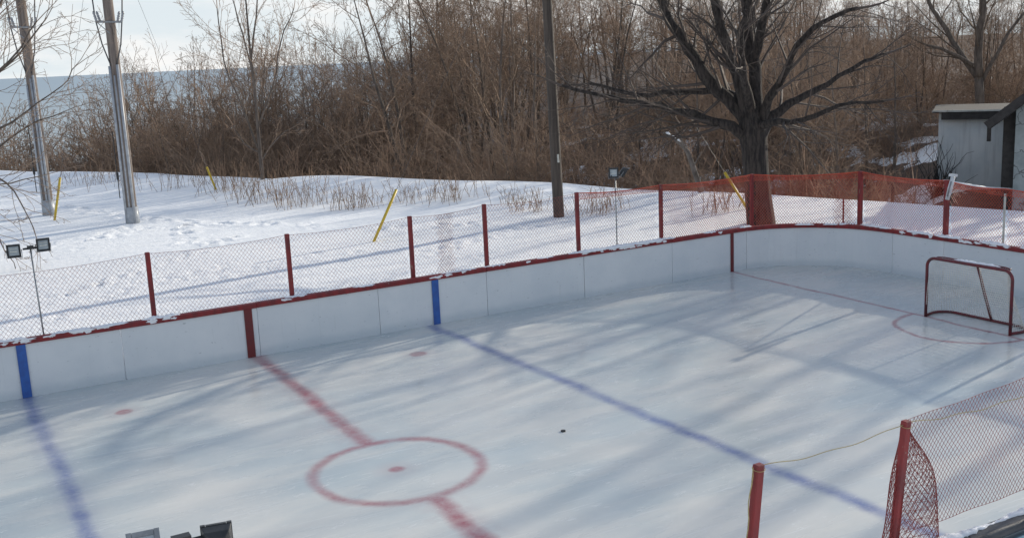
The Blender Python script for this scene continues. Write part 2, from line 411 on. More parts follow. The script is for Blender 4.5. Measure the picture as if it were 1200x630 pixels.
# footprints on the field (pixel tracks turned into places on the snow)
def track(px, n, w, dep=.055, rad=.13):
    P = [at_z(u, v, .3) for u, v in px]
    L = [0]
    for a, b in zip(P, P[1:]): L.append(L[-1]+(b-a).length)
    for i in range(n):
        q = random.random()*L[-1]
        j = max(k for k in range(len(P)-1) if L[k] <= q)
        f = (q-L[j])/max(L[j+1]-L[j], 1e-6); c = P[j].lerp(P[j+1], f)
        dents.append((c.x+random.gauss(0, w), c.y+random.gauss(0, w), dep*random.uniform(.6, 1.3), rad*random.uniform(.8, 1.3)))
track([(70, 243), (110, 250), (160, 255), (240, 262), (320, 262)], 110, .16, .045, .16)
track([(222, 258), (218, 275), (216, 292)], 18, .10, .08, .13)
track([(95, 285), (130, 272), (150, 266)], 40, .5, .05)
track([(60, 345), (100, 338), (150, 322), (215, 300), (270, 280)], 70, .30, .05, .11)
track([(20, 375), (100, 352), (180, 330), (320, 310), (450, 290)], 70, .4, .05, .11)
track([(330, 262), (430, 268), (560, 262)], 50, .3, .045, .13)
track([(500, 300), (600, 270), (640, 262)], 40, .5, .05, .12)

def axis(lo, hi, st, out_lo, out_hi):
    a = list(np.arange(lo, hi, st)); g = st; v = a[-1]
    while v < out_hi: g = min(g*1.18, 60); v += g; a.append(v)
    g = st; v = lo; pre = []
    while v > out_lo: g = min(g*1.18, 60); v -= g; pre.append(v)
    return np.array(pre[::-1]+a)
X = axis(-15.5, 27, .14, -300, 520); Y = axis(-14.8, 42, .14, -120, 420)
GX, GY = np.meshgrid(X, Y)
Z = H(GX, GY)
fx = (X > -16) & (X < 28); fy = (Y > -1) & (Y < 43)
for (cx, cy, dep, rad) in dents:
    ix = np.where(np.abs(X-cx) < .6)[0]; iy = np.where(np.abs(Y-cy) < .6)[0]
    if len(ix) == 0 or len(iy) == 0: continue
    sx, sy = np.meshgrid(X[ix], Y[iy]); r2 = ((sx-cx)**2+(sy-cy)**2)/rad**2
    Z[np.ix_(iy, ix)] += dep*(-np.exp(-r2) + .45*np.exp(-(np.sqrt(r2)-1.6)**2*3)) * (rink_d(sx, sy) > .35)
# lumps of shovelled snow behind the far and end boards
dd = rink_d(GX, GY)
lump = (np.sin(GX*5.1+1.3*np.sin(GY*3.7))*np.sin(GY*4.3+np.sin(GX*2.9)) + rs.normal(0, .45, GX.shape))
Z += np.where((dd > .3) & (dd < 3.2), .035*np.clip(lump, -1, 1.6)*np.exp(-((dd-.7)/.9)**2), 0)
Z += np.where((dd > .3), .18*np.exp(-((dd-.75)/.5)**2)*(.5+.5*np.sin(GX*.9+GY*1.3+.8)), 0)
ny, nx = GX.shape
V = np.stack([GX, GY, Z], -1).reshape(-1, 3)
idx = np.arange(ny*nx).reshape(ny, nx)
Fq = np.stack([idx[:-1, :-1], idx[:-1, 1:], idx[1:, 1:], idx[1:, :-1]], -1).reshape(-1, 4)
me = bpy.data.meshes.new('snow_ground'); me.vertices.add(len(V)); me.vertices.foreach_set('co', V.reshape(-1))
me.loops.add(Fq.size); me.loops.foreach_set('vertex_index', Fq.reshape(-1).astype(np.int32))
me.polygons.add(len(Fq)); me.polygons.foreach_set('loop_start', np.arange(0, Fq.size, 4, dtype=np.int32)); me.polygons.foreach_set('loop_total', np.full(len(Fq), 4, dtype=np.int32))
me.update(calc_edges=True)
bare = (sst(.5, 3.5, crest_s(GX, GY))+.85*sst(62, 85, np.hypot(GX-CAM.x, GY-CAM.y))).reshape(-1)
at_ = me.attributes.new('bare', 'FLOAT', 'POINT'); at_.data.foreach_set('value', bare.astype(np.float32))
tag(link('snow_ground', me, M['terrain'], None, True), kind='structure')
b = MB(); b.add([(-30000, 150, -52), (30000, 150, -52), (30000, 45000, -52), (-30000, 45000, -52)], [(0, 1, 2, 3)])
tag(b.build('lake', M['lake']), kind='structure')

# ------------------------------------------------------------------ ice and boards
ARC = [(12.2, 0), (12.75, -.14), (13.25, -.42), (13.72, -.84), (14.06, -1.34), (14.25, -1.92), (14.3, -2.55)]
C0 = ([(-x, y) for x, y in ARC[::-1]]+ARC+[(x, -13.6-y) for x, y in ARC[::-1]]+[(-x, -13.6-y) for x, y in ARC])
b = MB(); b.add([(x*1.001, (y+6.8)*1.001-6.8, 0) for x, y in C0], [tuple(range(len(C0)-1, -1, -1))])
tag(b.build('ice', M['ice']), kind='structure')

HB = .93
rb = thing('rink_boards', (0, 0, 0), 'white panelled hockey rink boards with red cap rail and coloured line stripes', 'rink boards')
def wallseg(A, B, cuts, cap='red', n_out=None, outer='board', cappieces=None):
    A = Vector((*A, 0)); B = Vector((*B, 0)); L = (B-A).length; t = (B-A)/L; n = Vector((-t.y, t.x, 0))   # n points outward
    cuts = sorted(c for c in cuts if .05 < c < L-.05); e = [0]+cuts+[L]
    R = Matrix.Rotation(math.atan2(t.y, t.x), 3, 'Z')
    for a, c in zip(e, e[1:]):
        m = MB(); g = .005; off = random.uniform(0, .007)
        m.box(A+t*((a+c)/2)+n*(.022+off)+Vector((0, 0, HB/2-.02)), ((c-a)/2-g, .02, HB/2+.02), R); bevel(m.build('board_panel', M[outer], rb), .004, 1)
        m = MB(); m.box(A+t*((a+c)/2)+n*(.075)+Vector((0, 0, HB/2-.06)), ((c-a)/2-.3, .025, .04), R)
        m.build('batten', M['timber_shade'], rb)
    cp = cappieces or [0]+[c for c in e[1:-1]][1::2]+[L]
    for a, c in zip(cp, cp[1:]):
        m = MB(); m.box(A+t*((a+c)/2)+n*.045+Vector((0, 0, HB+.045+random.uniform(-.006, .006))), ((c-a)/2-.003, .075, .045), R)
        bevel(m.build('cap_rail', M[cap], rb), .01, 2)
k0 = .176+12.2
P0 = (-12.2, 0); P1 = (12.2, 0)
seams = [k0+2.44*k for k in range(-5, 5)]
# direction right to left keeps the outward normal away from the ice: walk -x -> +x gives n = +y
wallseg(P0, P1, seams)
wallseg((14.3, -2.55), (14.3, -11.05), [1.4, 3.84, 6.28]); wallseg((12.2, -13.6), (-12.2, -13.6), [2.44*k for k in range(1, 10)], 'darkrail'); wallseg((-14.3, -11.05), (-14.3, -2.55), [2.44, 4.88, 7.3])
def curved(P, name, mat, d0, d1, z0, z1):
    """a board bent round a corner: a swept slab following the outline P"""
    P = [Vector((*p, 0)) for p in P]; N = []
    for i in range(len(P)):
        t = (P[min(i+1, len(P)-1)]-P[max(i-1, 0)]).normalized(); N.append(Vector((-t.y, t.x, 0)))
    V = []; Fc = []
    for p, n in zip(P, N): V += [p+n*d0+Vector((0, 0, z0)), p+n*d1+Vector((0, 0, z0)), p+n*d1+Vector((0, 0, z1)), p+n*d0+Vector((0, 0, z1))]
    for i in range(len(P)-1):
        for k in range(4): l = (k+1) % 4; Fc.append((i*4+k, i*4+l, i*4+4+l, i*4+4+k))
    m = MB(); m.add(V, [(3, 2, 1, 0)]+Fc+[tuple(len(V)-4+k for k in range(4))]); return m.build(name, mat, rb)
def smooth(P, n=3):
    out = []
    for i in range(len(P)-1):
        a, b_, c, d = (Vector(P[max(i-1, 0)]), Vector(P[i]), Vector(P[i+1]), Vector(P[min(i+2, len(P)-1)]))
        for k in range(n):
            f = k/n; q = .5*((2*b_)+(c-a)*f+(2*a-5*b_+4*c-d)*f*f+(3*b_-a-3*c+d)*f**3); out.append((q.x, q.y))
    return out+[P[-1]]
for fx_s, fy_s in ((1, 1), (1, -1), (-1, 1), (-1, -1)):
    P = [(x*fx_s, y if fy_s > 0 else -13.6-y) for x, y in smooth(ARC)]
    if fx_s*fy_s < 0: P = P[::-1]
    h = len(P)//2
    for Q in (P[:5], P[4:h+2], P[h+1:]):
        curved(Q, 'board_panel', M['board'], .004, .042, -.04, HB-.002)
    curved(P[:h+1], 'cap_rail', M['red' if fy_s > 0 else 'darkrail'], -.03, .12, HB+.002, HB+.091); curved(P[h:], 'cap_rail', M['red' if fy_s > 0 else 'darkrail'], -.03, .12, HB, HB+.088)
for x, w, mt in ((-3.88, .075, 'blueline'), (.0, .075, 'redline'), (3.86, .075, 'blueline'), (11.73, .045, 'redline'), (-11.73, .045, 'redline')):
    for yy in (-.008, -13.592):
        m = MB(); m.box((x, yy, HB/2+.001), (w, .006, HB/2-.003)); m.build('line_stripe', M[mt], rb)
# outside skin of the near boards, painted blue
for k in range(10):
    m = MB(); m.box((-11.3+2.5*k, -13.72, .42), (1.24, .012, .46)); m.build('outer_panel', M['outer'], rb)
# rounded dark bumper along the near cap rail
m = MB(); m.tube([(x, -13.70, HB+.045) for x in np.linspace(-12.4, 12.4, 30)], .05, 10); m.build('bumper_rail', M['darkrail'], rb, True)
# snow clinging to the cap rails
def snow_lump(A, B, w, h, seedk, z0, j=1.0):
    A = Vector(A); B = Vector(B); L = (B-A).length; t = (B-A)/L; n = Vector((-t.y, t.x, 0)); N = max(6, int(L/.035)); K = 7
    r = random.Random(seedk); V = []; Fc = []
    for i in range(N+1):
        f = i/N; e = min(1, 4*f, 4*(1-f))**.6
        ww = w*e*(1+j*r.uniform(-.3, .15)); hh = h*e*(1+j*r.uniform(-.45, .2)); sh = j*r.uniform(-.015, .015)
        for k in range(K):
            a = PI*k/(K-1); V.append(A+t*(L*f)+n*(math.cos(a)*ww+sh)+Vector((0, 0, z0+math.sin(a)*hh*r.uniform(.85, 1.1)-.004)))
    for i in range(N):
        for k in range(K-1): Fc.append((i*K+k, i*K+k+1, (i+1)*K+k+1, (i+1)*K+k))
    return V, Fc
zt = HB+.09
def patch(V, Fc):
    m = MB(); m.add(V, Fc); m.build('snow_patch', M['snow'], rb, True)
def far_snow(x0, x1, yc, w, h): patch(*snow_lump((x0, yc, 0), (x1, yc, 0), w, h, random.random(), zt))
for x0, x1 in ((-4.3, -3.75), (-3.4, -2.7), (-2.75, -2.1), (-1.9, -1.2), (.72, 1.2), (2.1, 2.6), (4.0, 4.9), (5.0, 5.6), (6.3, 6.8), (7.1, 7.9), (7.8, 8.8), (8.6, 9.5), (9.4, 10.1), (10.9, 11.3), (12.0, 12.4)):
    far_snow(x0, x1, random.uniform(.03, .06), random.uniform(.06, .085), random.uniform(.02, .05))
for x0, x1 in ((7.35, 8.1), (8.0, 8.9), (8.8, 9.7)): far_snow(x0, x1, .0, .075, .06)
def seg_snow(A, B, f0, f1, w, h, off=.03):
    A = Vector((*A, 0)); B = Vector((*B, 0)); t = (B-A).normalized(); n = Vector((-t.y, t.x, 0))
    patch(*snow_lump(A.lerp(B, f0)+n*off, A.lerp(B, f1)+n*off, w, h, random.random(), zt))
for f0, f1 in ((.35, .6), (.7, .9), (.9, 1.0)): seg_snow((12.75, -.1), (14.1, -1.36), f0, f1, .06, .04)
for f0, f1 in ((0, .09), (.13, .20), (.2, .27), (.31, .38), (.40, .48), (.62, .7)): seg_snow((14.3, -1.55), (14.3, -12.05), f0, f1, .09, .05, .03)
for k in range(5):
    x = -11+4.6*k; patch(*snow_lump((x, -13.6, 0), (x+4.7, -13.6, 0), .085, .075, k+.3, HB+.085, .8))
# snow stuck in splashes to the inner face of the rail
def face_clump(c, n, w, h):
    n = Vector(n); t = Vector((-n.y, n.x, 0)); c = Vector(c); V = [c+n*.022]; K = 14
    for k in range(K):
        a = 2*PI*k/K; q = random.uniform(.45, 1.25); V.append(c+t*(math.cos(a)*w*q)+Vector((0, 0, min(math.sin(a)*h*q, HB+.095-c.z))))
    patch(V, [(0, 1+k, 1+(k+1) % K) for k in range(K)])
for x in [random.uniform(-4.4, -1.2) for i in range(17)]+[random.uniform(7.4, 9.7) for i in range(13)]+[random.uniform(-.5, 12) for i in range(7)]:
    face_clump((x, -.0305, HB+random.uniform(.05, .085)), (0, -1, 0), random.uniform(.05, .16), random.uniform(.02, .045))
for y in [random.uniform(-2.6, -5.6) for i in range(11)]:
    face_clump((14.2695, y, HB+random.uniform(.05, .085)), (-1, 0, 0), random.uniform(.05, .16), random.uniform(.02, .05))

# ------------------------------------------------------------------ netting fences
def netting(name, A, B, z0, z1, parent, pitch, r, sagtop=.04, bulge=.03, ph=0., zB=None, slope=1.25, mat='net'):
    """diamond netting: two families of diagonals clipped to the span A-B"""
    A = Vector((*A, 0)); B = Vector((*B, 0)); L = (B-A).length; t = (B-A)/L; n = Vector((-t.y, t.x, 0)); h = z1-z0
    dz = (zB or (0, 0)); S = []
    def P(s, q):
        f = s/L; w = math.sin(PI*f)
        zz0 = z0+dz[0]*f; zz1 = z1+dz[1]*f - sagtop*w
        z = zz0+(zz1-zz0)*q
        return A+t*s+n*(bulge*math.sin(PI*q)*(.5+.5*math.sin(f*7+ph))+.008*math.sin(s*9+q*5))+Vector((0, 0, z))
    run = h/slope; N = int((L+run)/pitch)+2; k = 10
    for i in range(N):
        for sg in (1, -1):
            s0 = -run+i*pitch if sg > 0 else i*pitch
            pr = None
            for j in range(k+1):
                q = j/k; s = s0+run*q if sg > 0 else s0-run*q
                if s < -1e-6 or s > L+1e-6: pr = None; continue
                p = P(s, q)
                if pr is not None: S.append((*pr, *p, r, r))
                pr = p
    for q in (0, 1):
        pts = [P(L*i/16, q) for i in range(17)]
        for a, c in zip(pts, pts[1:]): S.append((*a, *c, r*1.3, r*1.3))
    return link(name, seg_mesh(name, S), M[mat], parent)

def post(parent, x, y, z0, z1, h=.045, lean=(0, 0), mat='redpost'):
    m = MB(); a = Vector((x, y, z0)); c = Vector((x+lean[0], y+lean[1], z1)); V = []
    for p in (a, c):
        for sx, sy in ((-1, -1), (1, -1), (1, 1), (-1, 1)): V.append(p+Vector((sx*h, sy*h*.9, 0)))
    m.add(V, [(3, 2, 1, 0), (4, 5, 6, 7)]+[(i, (i+1) % 4, 4+(i+1) % 4, 4+i) for i in range(4)])
    return bevel(m.build('fence_post', M[mat], parent), .006, 1)

ff = thing('netting_fence', (0, .16, .2), 'sagging red diamond netting fence on square red posts behind the far and end boards', 'fence')
YF = .165
fx_ = [-9.7, -7.2, -4.75, -1.64, .925, 3.465, 5.17, 7.48, 9.75]
ftop = [2.12, 2.14, 2.15, 2.19, 2.21, 2.26, 2.32, 2.33, 2.28]
pts = [(x, YF, z) for x, z in zip(fx_, ftop)]+[(12.62, .30, 2.24), (14.47, -1.42, 2.26), (14.47, -3.85, 2.24), (14.47, -5.25, 2.18), (14.47, -7.6, 2.2), (14.47, -10, 2.2), (14.47, -12.1, 2.2)]
for i, (x, y, z) in enumerate(pts):
    big = i in (10, 11)
    if i == 12: post(ff, x+.03, y, .2, z-.12, .02, mat='trim')
    else: post(ff, x, y, .1, z, .05 if big else .04, (random.uniform(-.015, .015), 0))
post(ff, 14.47, -.9, .2, 1.55, .018)
for i in range(len(pts)-1):
    a, c = pts[i], pts[i+1]
    d = Vector((c[0]-a[0], c[1]-a[1], 0)).normalized(); n = Vector((-d.y, d.x, 0))*.045
    netting('netting', (a[0]+n.x, a[1]+n.y), (c[0]+n.x, c[1]+n.y), .75, a[2]-.03, ff, .075 if i < 8 else .065, .0026 if i < 8 else .0044, .05, .04, i*1.3, (0, c[2]-a[2]), mat='net' if i < 8 else 'netbright')
# second layer where two rolls overlap
netting('netting', (4.05, YF+.07), (4.5, YF+.07), .8, 2.2, ff, .06, .003, .0, .02, 1.)
netting('netting', (14.05, -.95), (14.40, -1.30), .8, 2.2, ff, .05, .0035, .0, .02, 1.)
# top rope from the dark pole side to the right end
rp = MB(); prev = None
for i in range(7, len(pts)-1):
    a = Vector(pts[i]); c = Vector(pts[i+1]); 
    rp.tube([a.lerp(c, f)+Vector((0, 0, -.01-.06*math.sin(PI*f)+.006*math.sin(f*31))) for f in np.linspace(0, 1, 13)], .008, 5)
    netting('netting', (a.x, a.y+.01), (c.x, c.y+.01), a.z-.16, a.z-.01, ff, .05, .004, .05, .02, i*.7, (c.z-a.z, c.z-a.z), mat='netbright')
rp.build('rope', M['netbright'], ff)

nf = thing('netting_fence', (3, -13.55, .6), 'netting fence on two red posts with yellow rope, in the lower right foreground', 'fence')
post(nf, -.07, -13.5, .3, 2.185, .036, (.21, .0)); post(nf, 1.58, -13.5, .3, 2.185, .034, (.20, 0)); post(nf, 4.35, -13.5, .3, 2.3, .045)
netting('netting', (1.83, -13.46), (4.35, -13.46), 1.13, 2.17, nf, .05, .0022, .03, .02, .4, (0, .16), 1.2)
# the loose end of the roll, folded round the post and bulging
S = []
def cyl(q, v):
    z = 2.10-1.35*v; gr = .04+.24*math.sin(min(1, v*1.7)*PI*.5)**1.3
    c = Vector((1.80-.17*v+.17*math.sin(min(v*1.5, 1)*PI*.5), -13.46, z)); a = q*2*PI
    return c+Vector((math.cos(a)*gr*(1.45 if math.cos(a) > 0 else .9)*(1+.1*math.sin(v*9)), math.sin(a)*gr*.4, .02*math.sin(a*2)))
nu, nv = 26, 34
for i in range(nu):
    for j in range(nv):
        p0 = cyl(i/nu, j/nv)
        for di in (.5, -.5): S.append((*p0, *cyl((i+di)/nu, (j+1)/nv), .0024, .0024)) if j % 2 == 0 else None
        if j % 2: 
            p0 = cyl((i+.5)/nu, j/nv)
            for di in (0, 1): S.append((*p0, *cyl((i+di)/nu, (j+1)/nv), .0024, .0024))
        if j % 2 == 0: S.append((*cyl(i/nu, j/nv), *cyl((i+1)/nu, j/nv), .0022, .0022))
link('netting', seg_mesh('netting', S), M['net'], nf)
S_ = MB()
a = Vector((.13, -13.5, 2.17)); c = Vector((1.78, -13.5, 2.16))
S_.tube([a.lerp(c, f)+Vector((0, 0, -.05*math.sin(PI*f)+.008*math.sin(f*17))) for f in np.linspace(0, 1, 24)], .0036, 5)
S_.tube([a+Vector((-.05-.07*math.sin(f*PI*.8)+.01*math.sin(f*23), 0, .0-f*1.3)) for f in np.linspace(0, 1, 20)], .0045, 5)
for zz in (2.15,): S_.tube([c+Vector((math.cos(q)*.05, math.sin(q)*.045, zz-2.17+.01*math.sin(q))) for q in np.linspace(0, 2*PI, 14)], .0025, 5)
for zz in (2.16,): S_.tube([a+Vector((.008+math.cos(q)*.052, math.sin(q)*.047, zz-2.18+.01*math.sin(q))) for q in np.linspace(0, 2*PI, 14)], .0025, 5)
e = Vector((4.35, -13.5, 2.2))
S_.tube([c.lerp(e, f)+Vector((0, 0, -.10*math.sin(PI*f)+.01*math.sin(f*29))) for f in np.linspace(0, 1, 24)], .0036, 5)
S_.build('rope', M['rope'], nf)

# ------------------------------------------------------------------ goal
GXF = 11.62; GY0, GY1 = -5.70, -7.53; GH = 1.17
g = thing('hockey_goal', (GXF, (GY0+GY1)/2, 0), 'scuffed red hockey goal with white net standing on the goal line', 'goal')
def arc_pts(c, r, a0, a1, ax, ay, n=7): return [Vector(c)+Vector(ax)*(r*math.cos(a0+(a1-a0)*i/n))+Vector(ay)*(r*math.sin(a0+(a1-a0)*i/n)) for i in range(n+1)]
R_ = .17
front = [Vector((GXF, GY0, .0))]+arc_pts((GXF, GY0-R_, GH-R_), R_, 0, PI/2, (0, 1, 0), (0, 0, 1))+arc_pts((GXF, GY1+R_, GH-R_), R_, PI/2, PI, (0, 1, 0), (0, 0, 1))+[Vector((GXF, GY1, .0))]
m = MB(); m.tube(front, .03, 10); m.build('front_frame', M['goalred'], g, True)
DB = .58; DT = .16; rb_ = .3
base = [Vector((GXF, GY0, .028))]+arc_pts((GXF+DB-rb_, GY0-rb_+.05, .028), rb_, PI/2, 0, (1, 0, 0), (0, 1, 0))+arc_pts((GXF+DB-rb_, GY1+rb_-.05, .028), rb_, 0, -PI/2, (1, 0, 0), (0, 1, 0))+[Vector((GXF, GY1, .028))]
m = MB(); m.tube(base, .026, 10); m.build('base_frame', M['goalred'], g, True)
top = [Vector((GXF, GY0-.10, GH-.03)), Vector((GXF+DT*.8, GY0-.14, GH)), Vector((GXF+DT, GY0-.26, GH+.005)), Vector((GXF+DT, GY1+.26, GH+.005)), Vector((GXF+DT*.8, GY1+.14, GH)), Vector((GXF, GY1+.10, GH-.03))]
m = MB(); m.tube(top, .02, 8); m.build('top_frame', M['goalred'], g, True)
ym = (GY0+GY1)/2-.08
m = MB(); m.tube([(GXF+DT, ym+.02, GH), (GXF+DT+(DB-DT)*.5, ym, .6), (GXF+DB, ym-.03, .03)], .026, 8); m.build('centre_stanchion', M['goalred'], g, True)
# net: a sheet following top frame to base frame
def resample(P, n):
    L = [0]
    for a, b_ in zip(P, P[1:]): L.append(L[-1]+(b_-a).length)
    out = []
    for i in range(n):
        q = L[-1]*i/(n-1); j = min(max(k for k in range(len(P)) if L[k] <= q+1e-9), len(P)-2)
        out.append(P[j].lerp(P[j+1], (q-L[j])/max(L[j+1]-L[j], 1e-9)))
    return out
NU, NV = 56, 24
tp = resample(top, NU); bp_ = resample(base, NU)
def netp(i, v):
    p = tp[i].lerp(bp_[i], v); out = .04*math.sin(PI*v)
    return p+Vector((-out*.8, 0, -.05*math.sin(PI*v)*0))
S = []
for i in range(NU):
    for j in range(NV):
        v0, v1 = j/NV, (j+1)/NV
        if i+1 < NU: S.append((*netp(i, v0), *netp(i+1, v0), .0046, .0046))
        S.append((*netp(i, v0), *netp(i, v1), .0046, .0046))
fr_ = resample([p for p in front if p.z > GH-.12], 36); tt = resample(top[1:-1], 36)
for i in range(36):
    S.append((*fr_[i], *tt[i], .0022, .0022))
    if i: S.append((*fr_[i].lerp(tt[i], .5), *fr_[i-1].lerp(tt[i-1], .5), .0022, .0022))
link('net', seg_mesh('net', S), M['goalnet'], g)
sm = MB(); V, Fc = snow_lump((GXF+.1, GY0-.5, 0), (GXF+.1, GY1+.3, 0), .05, .03, 3, GH+.02); sm.add(V, Fc)
sm.build('snow_crust', M['snow'], g, True)
# puck
p = at_z(660, 505, 0); pk = MB(); pk.tube([(p.x, p.y, .001), (p.x, p.y, .004), (p.x, p.y, .014), (p.x, p.y, .017)], [.034, .036, .036, .034], 20)
tag(pk.build('puck', M['rubber']), 'small black hockey puck lying on the ice right of the centre circle', 'puck')

# ------------------------------------------------------------------ floodlights
def flood_head(parent, c, d, w=.20, h=.20, tilt=0., dark=True):
    """box floodlight at c facing direction d, with frame, glass, lamp tube and yoke"""
    d = Vector(d).normalized(); s = d.cross(Vector((0, 0, 1))).normalized(); u = s.cross(d)
    R = Matrix((s, d, u)).transposed(); c = Vector(c)
    m = MB(); hw, hh = w/2, h/2; V = []
    for (y, k) in ((.02, 1.0), (-.05, .82), (-.075, .5)):
        for sx, sz in ((-1, -1), (1, -1), (1, 1), (-1, 1)): V.append(c+R@Vector((sx*hw*k, y, sz*hh*k)))
    m.add(V, [(0, 1, 2, 3), (11, 10, 9, 8)]+[(a*4+i, a*4+4+i, a*4+4+(i+1) % 4, a*4+(i+1) % 4) for a in range(2) for i in range(4)])
    hd = bevel(m.build('lamp_head', M['black'], parent), .006, 2)
    fb = MB()
    for sx in (-1, 1): fb.box(c+R@Vector((sx*(hw-.012), .028, 0)), (.014, .012, hh+.004), R)
    for sz in (-1, 1): fb.box(c+R@Vector((0, .028, sz*(hh-.012))), (hw-.028, .012, .014), R)
    fb.build('bezel', M['black'] if dark else M['grey'], hd)
    gl = MB(); gl.box(c+R@Vector((0, .026, 0)), (hw-.027, .004, hh-.027), R); gl.build('glass', M['lens'], hd)
    lt = MB(); lt.tube([c+R@Vector((-hw*.55, .036, -.01)), c+R@Vector((hw*.55, .036, -.01))], .008, 6); lt.tube([c+R@Vector((-hw*.6, .034, hh*.35)), c+R@Vector((hw*.6, .034, hh*.35))], .005, 6); lt.build('lamp_tube', M['lamp'], hd)
    yk = MB(); yk.tube([c+R@Vector((-hw-.012, -.02, 0)), c+R@Vector((-hw-.012, -.02, -hh-.03)), c+R@Vector((hw+.012, -.02, -hh-.03)), c+R@Vector((hw+.012, -.02, 0))], .007, 6); yk.build('yoke', M['grey'], hd)
    return hd
def light_pole(x, y, z0, zt_, lean, label, heads, hw_=.21, r=.014):
    o = thing('floodlight', (x, y, z0), label, 'floodlight', None)
    m = MB(); m.tube([(x, y, z0), (x+lean, y, zt_)], r, 8); m.build('pole', M['grey'], o, True)
    m = MB(); m.tube([(x+lean-.12, y, zt_), (x+lean+.12, y, zt_)], .018, 8); m.box((x+lean, y, zt_+.015), (.05, .03, .03)); m.build('crossbar', M['black'], o)
    for (dx, dz, d, dark) in heads: flood_head(o, (x+lean+dx, y-.02, zt_+dz), d, hw_, hw_*1.05, dark=dark)
    return o
light_pole(-3.47, .20, .3, 2.50, -.04, 'twin black floodlight on a thin leaning pole at the far left boards', [(-.26, .0, (-.15, -1, -.25), True), (.20, .05, (-.05, -1, -.25), True)])
light_pole(8.53, .20, .3, 2.60, .0, 'twin floodlight on a thin grey pole by the dark wooden pole', [(-.06, .07, (-.55, -.8, -.15), True), (.22, .06, (.9, -.5, -.75), True)])
q = at_y(217, 633, -13.62)
light_pole(q.x, -13.62, .3, q.z-.01, -.02, 'twin floodlight cut off by the bottom edge in the foreground', [(-.20, .035, (-.12, -1, .5), False), (.19, -.03, (.2, 1, -.05), True)], .168)
# silver work light on the right-hand post, with a pipe to the house
o = thing('work_light', (14.40, -3.9, 2.1), 'silver tube work light strapped to a red post by the end boards', 'lamp')
c0 = at_x(1117, 207, 14.38); c1 = at_x(1110, 234, 14.30)
m = MB(); m.tube([c0, c0.lerp(c1, .5), c1], [.045, .055, .045], 10); m.build('housing', M['silver'], o, True)
m = MB(); m.box(c0+Vector((0, 0, .03)), (.03, .09, .025)); m.build('cap', M['silver'], o)
ax = (c1-c0).normalized(); m = MB(); m.tube([c0+ax*.1+Vector((-.05, -.02, 0)), c1-ax*.08+Vector((-.05, -.02, 0))], .018, 8); m.build('lamp_tube', M['grey'], o, True)

# ------------------------------------------------------------------ trees
def rot_about(v, axis, a): return Matrix.Rotation(a, 3, axis) @ v
def wander(rng, p, d, L, n, wob_, trop=0.0):
    P = [p.copy()]; d = d.copy()
    for i in range(n):
        d = (d + Vector((rng.gauss(0, wob_), rng.gauss(0, wob_), rng.gauss(0, wob_)+trop))).normalized()
        p = p + d*(L/n); P.append(p)
    return P
def branch(rng, S, P, r0, r1, lev, maxlev, dens, spread, lratio, wobble, trop, minr, start=.25):
    """push the limb P into S, then sprout side branches from it"""
    n = len(P)-1; L = sum((b_-a).length for a, b_ in zip(P, P[1:]))
    for i in range(n): S.append((*P[i], *P[i+1], r0+(r1-r0)*i/n, r0+(r1-r0)*(i+1)/n))
    if lev >= maxlev: return
    k = max(2, int(round(dens[min(lev, len(dens)-1)]*L**.75)))
    for j in range(k):
        f = start+(1-start)*(j+rng.random())/k; q = min(f*n, n-1e-4); i = int(q)
        p = P[i].lerp(P[i+1], q-i); t = (P[i+1]-P[i]).normalized()
        ax = rot_about(t.orthogonal(), t, rng.uniform(0, 2*PI)); d = rot_about(t, ax, rng.uniform(*spread))
        l = L*lratio*(1.15-.7*f)*rng.uniform(.6, 1.25)
        rr = max(minr, (r0+(r1-r0)*f)*rng.uniform(.4, .6))
        m_ = 4 if lev < maxlev-1 else 3
        branch(rng, S, wander(rng, p, d, l, m_, wobble, trop), rr, max(minr*.7, rr*.3), lev+1, maxlev, dens, spread, lratio, wobble, trop, minr, .15)
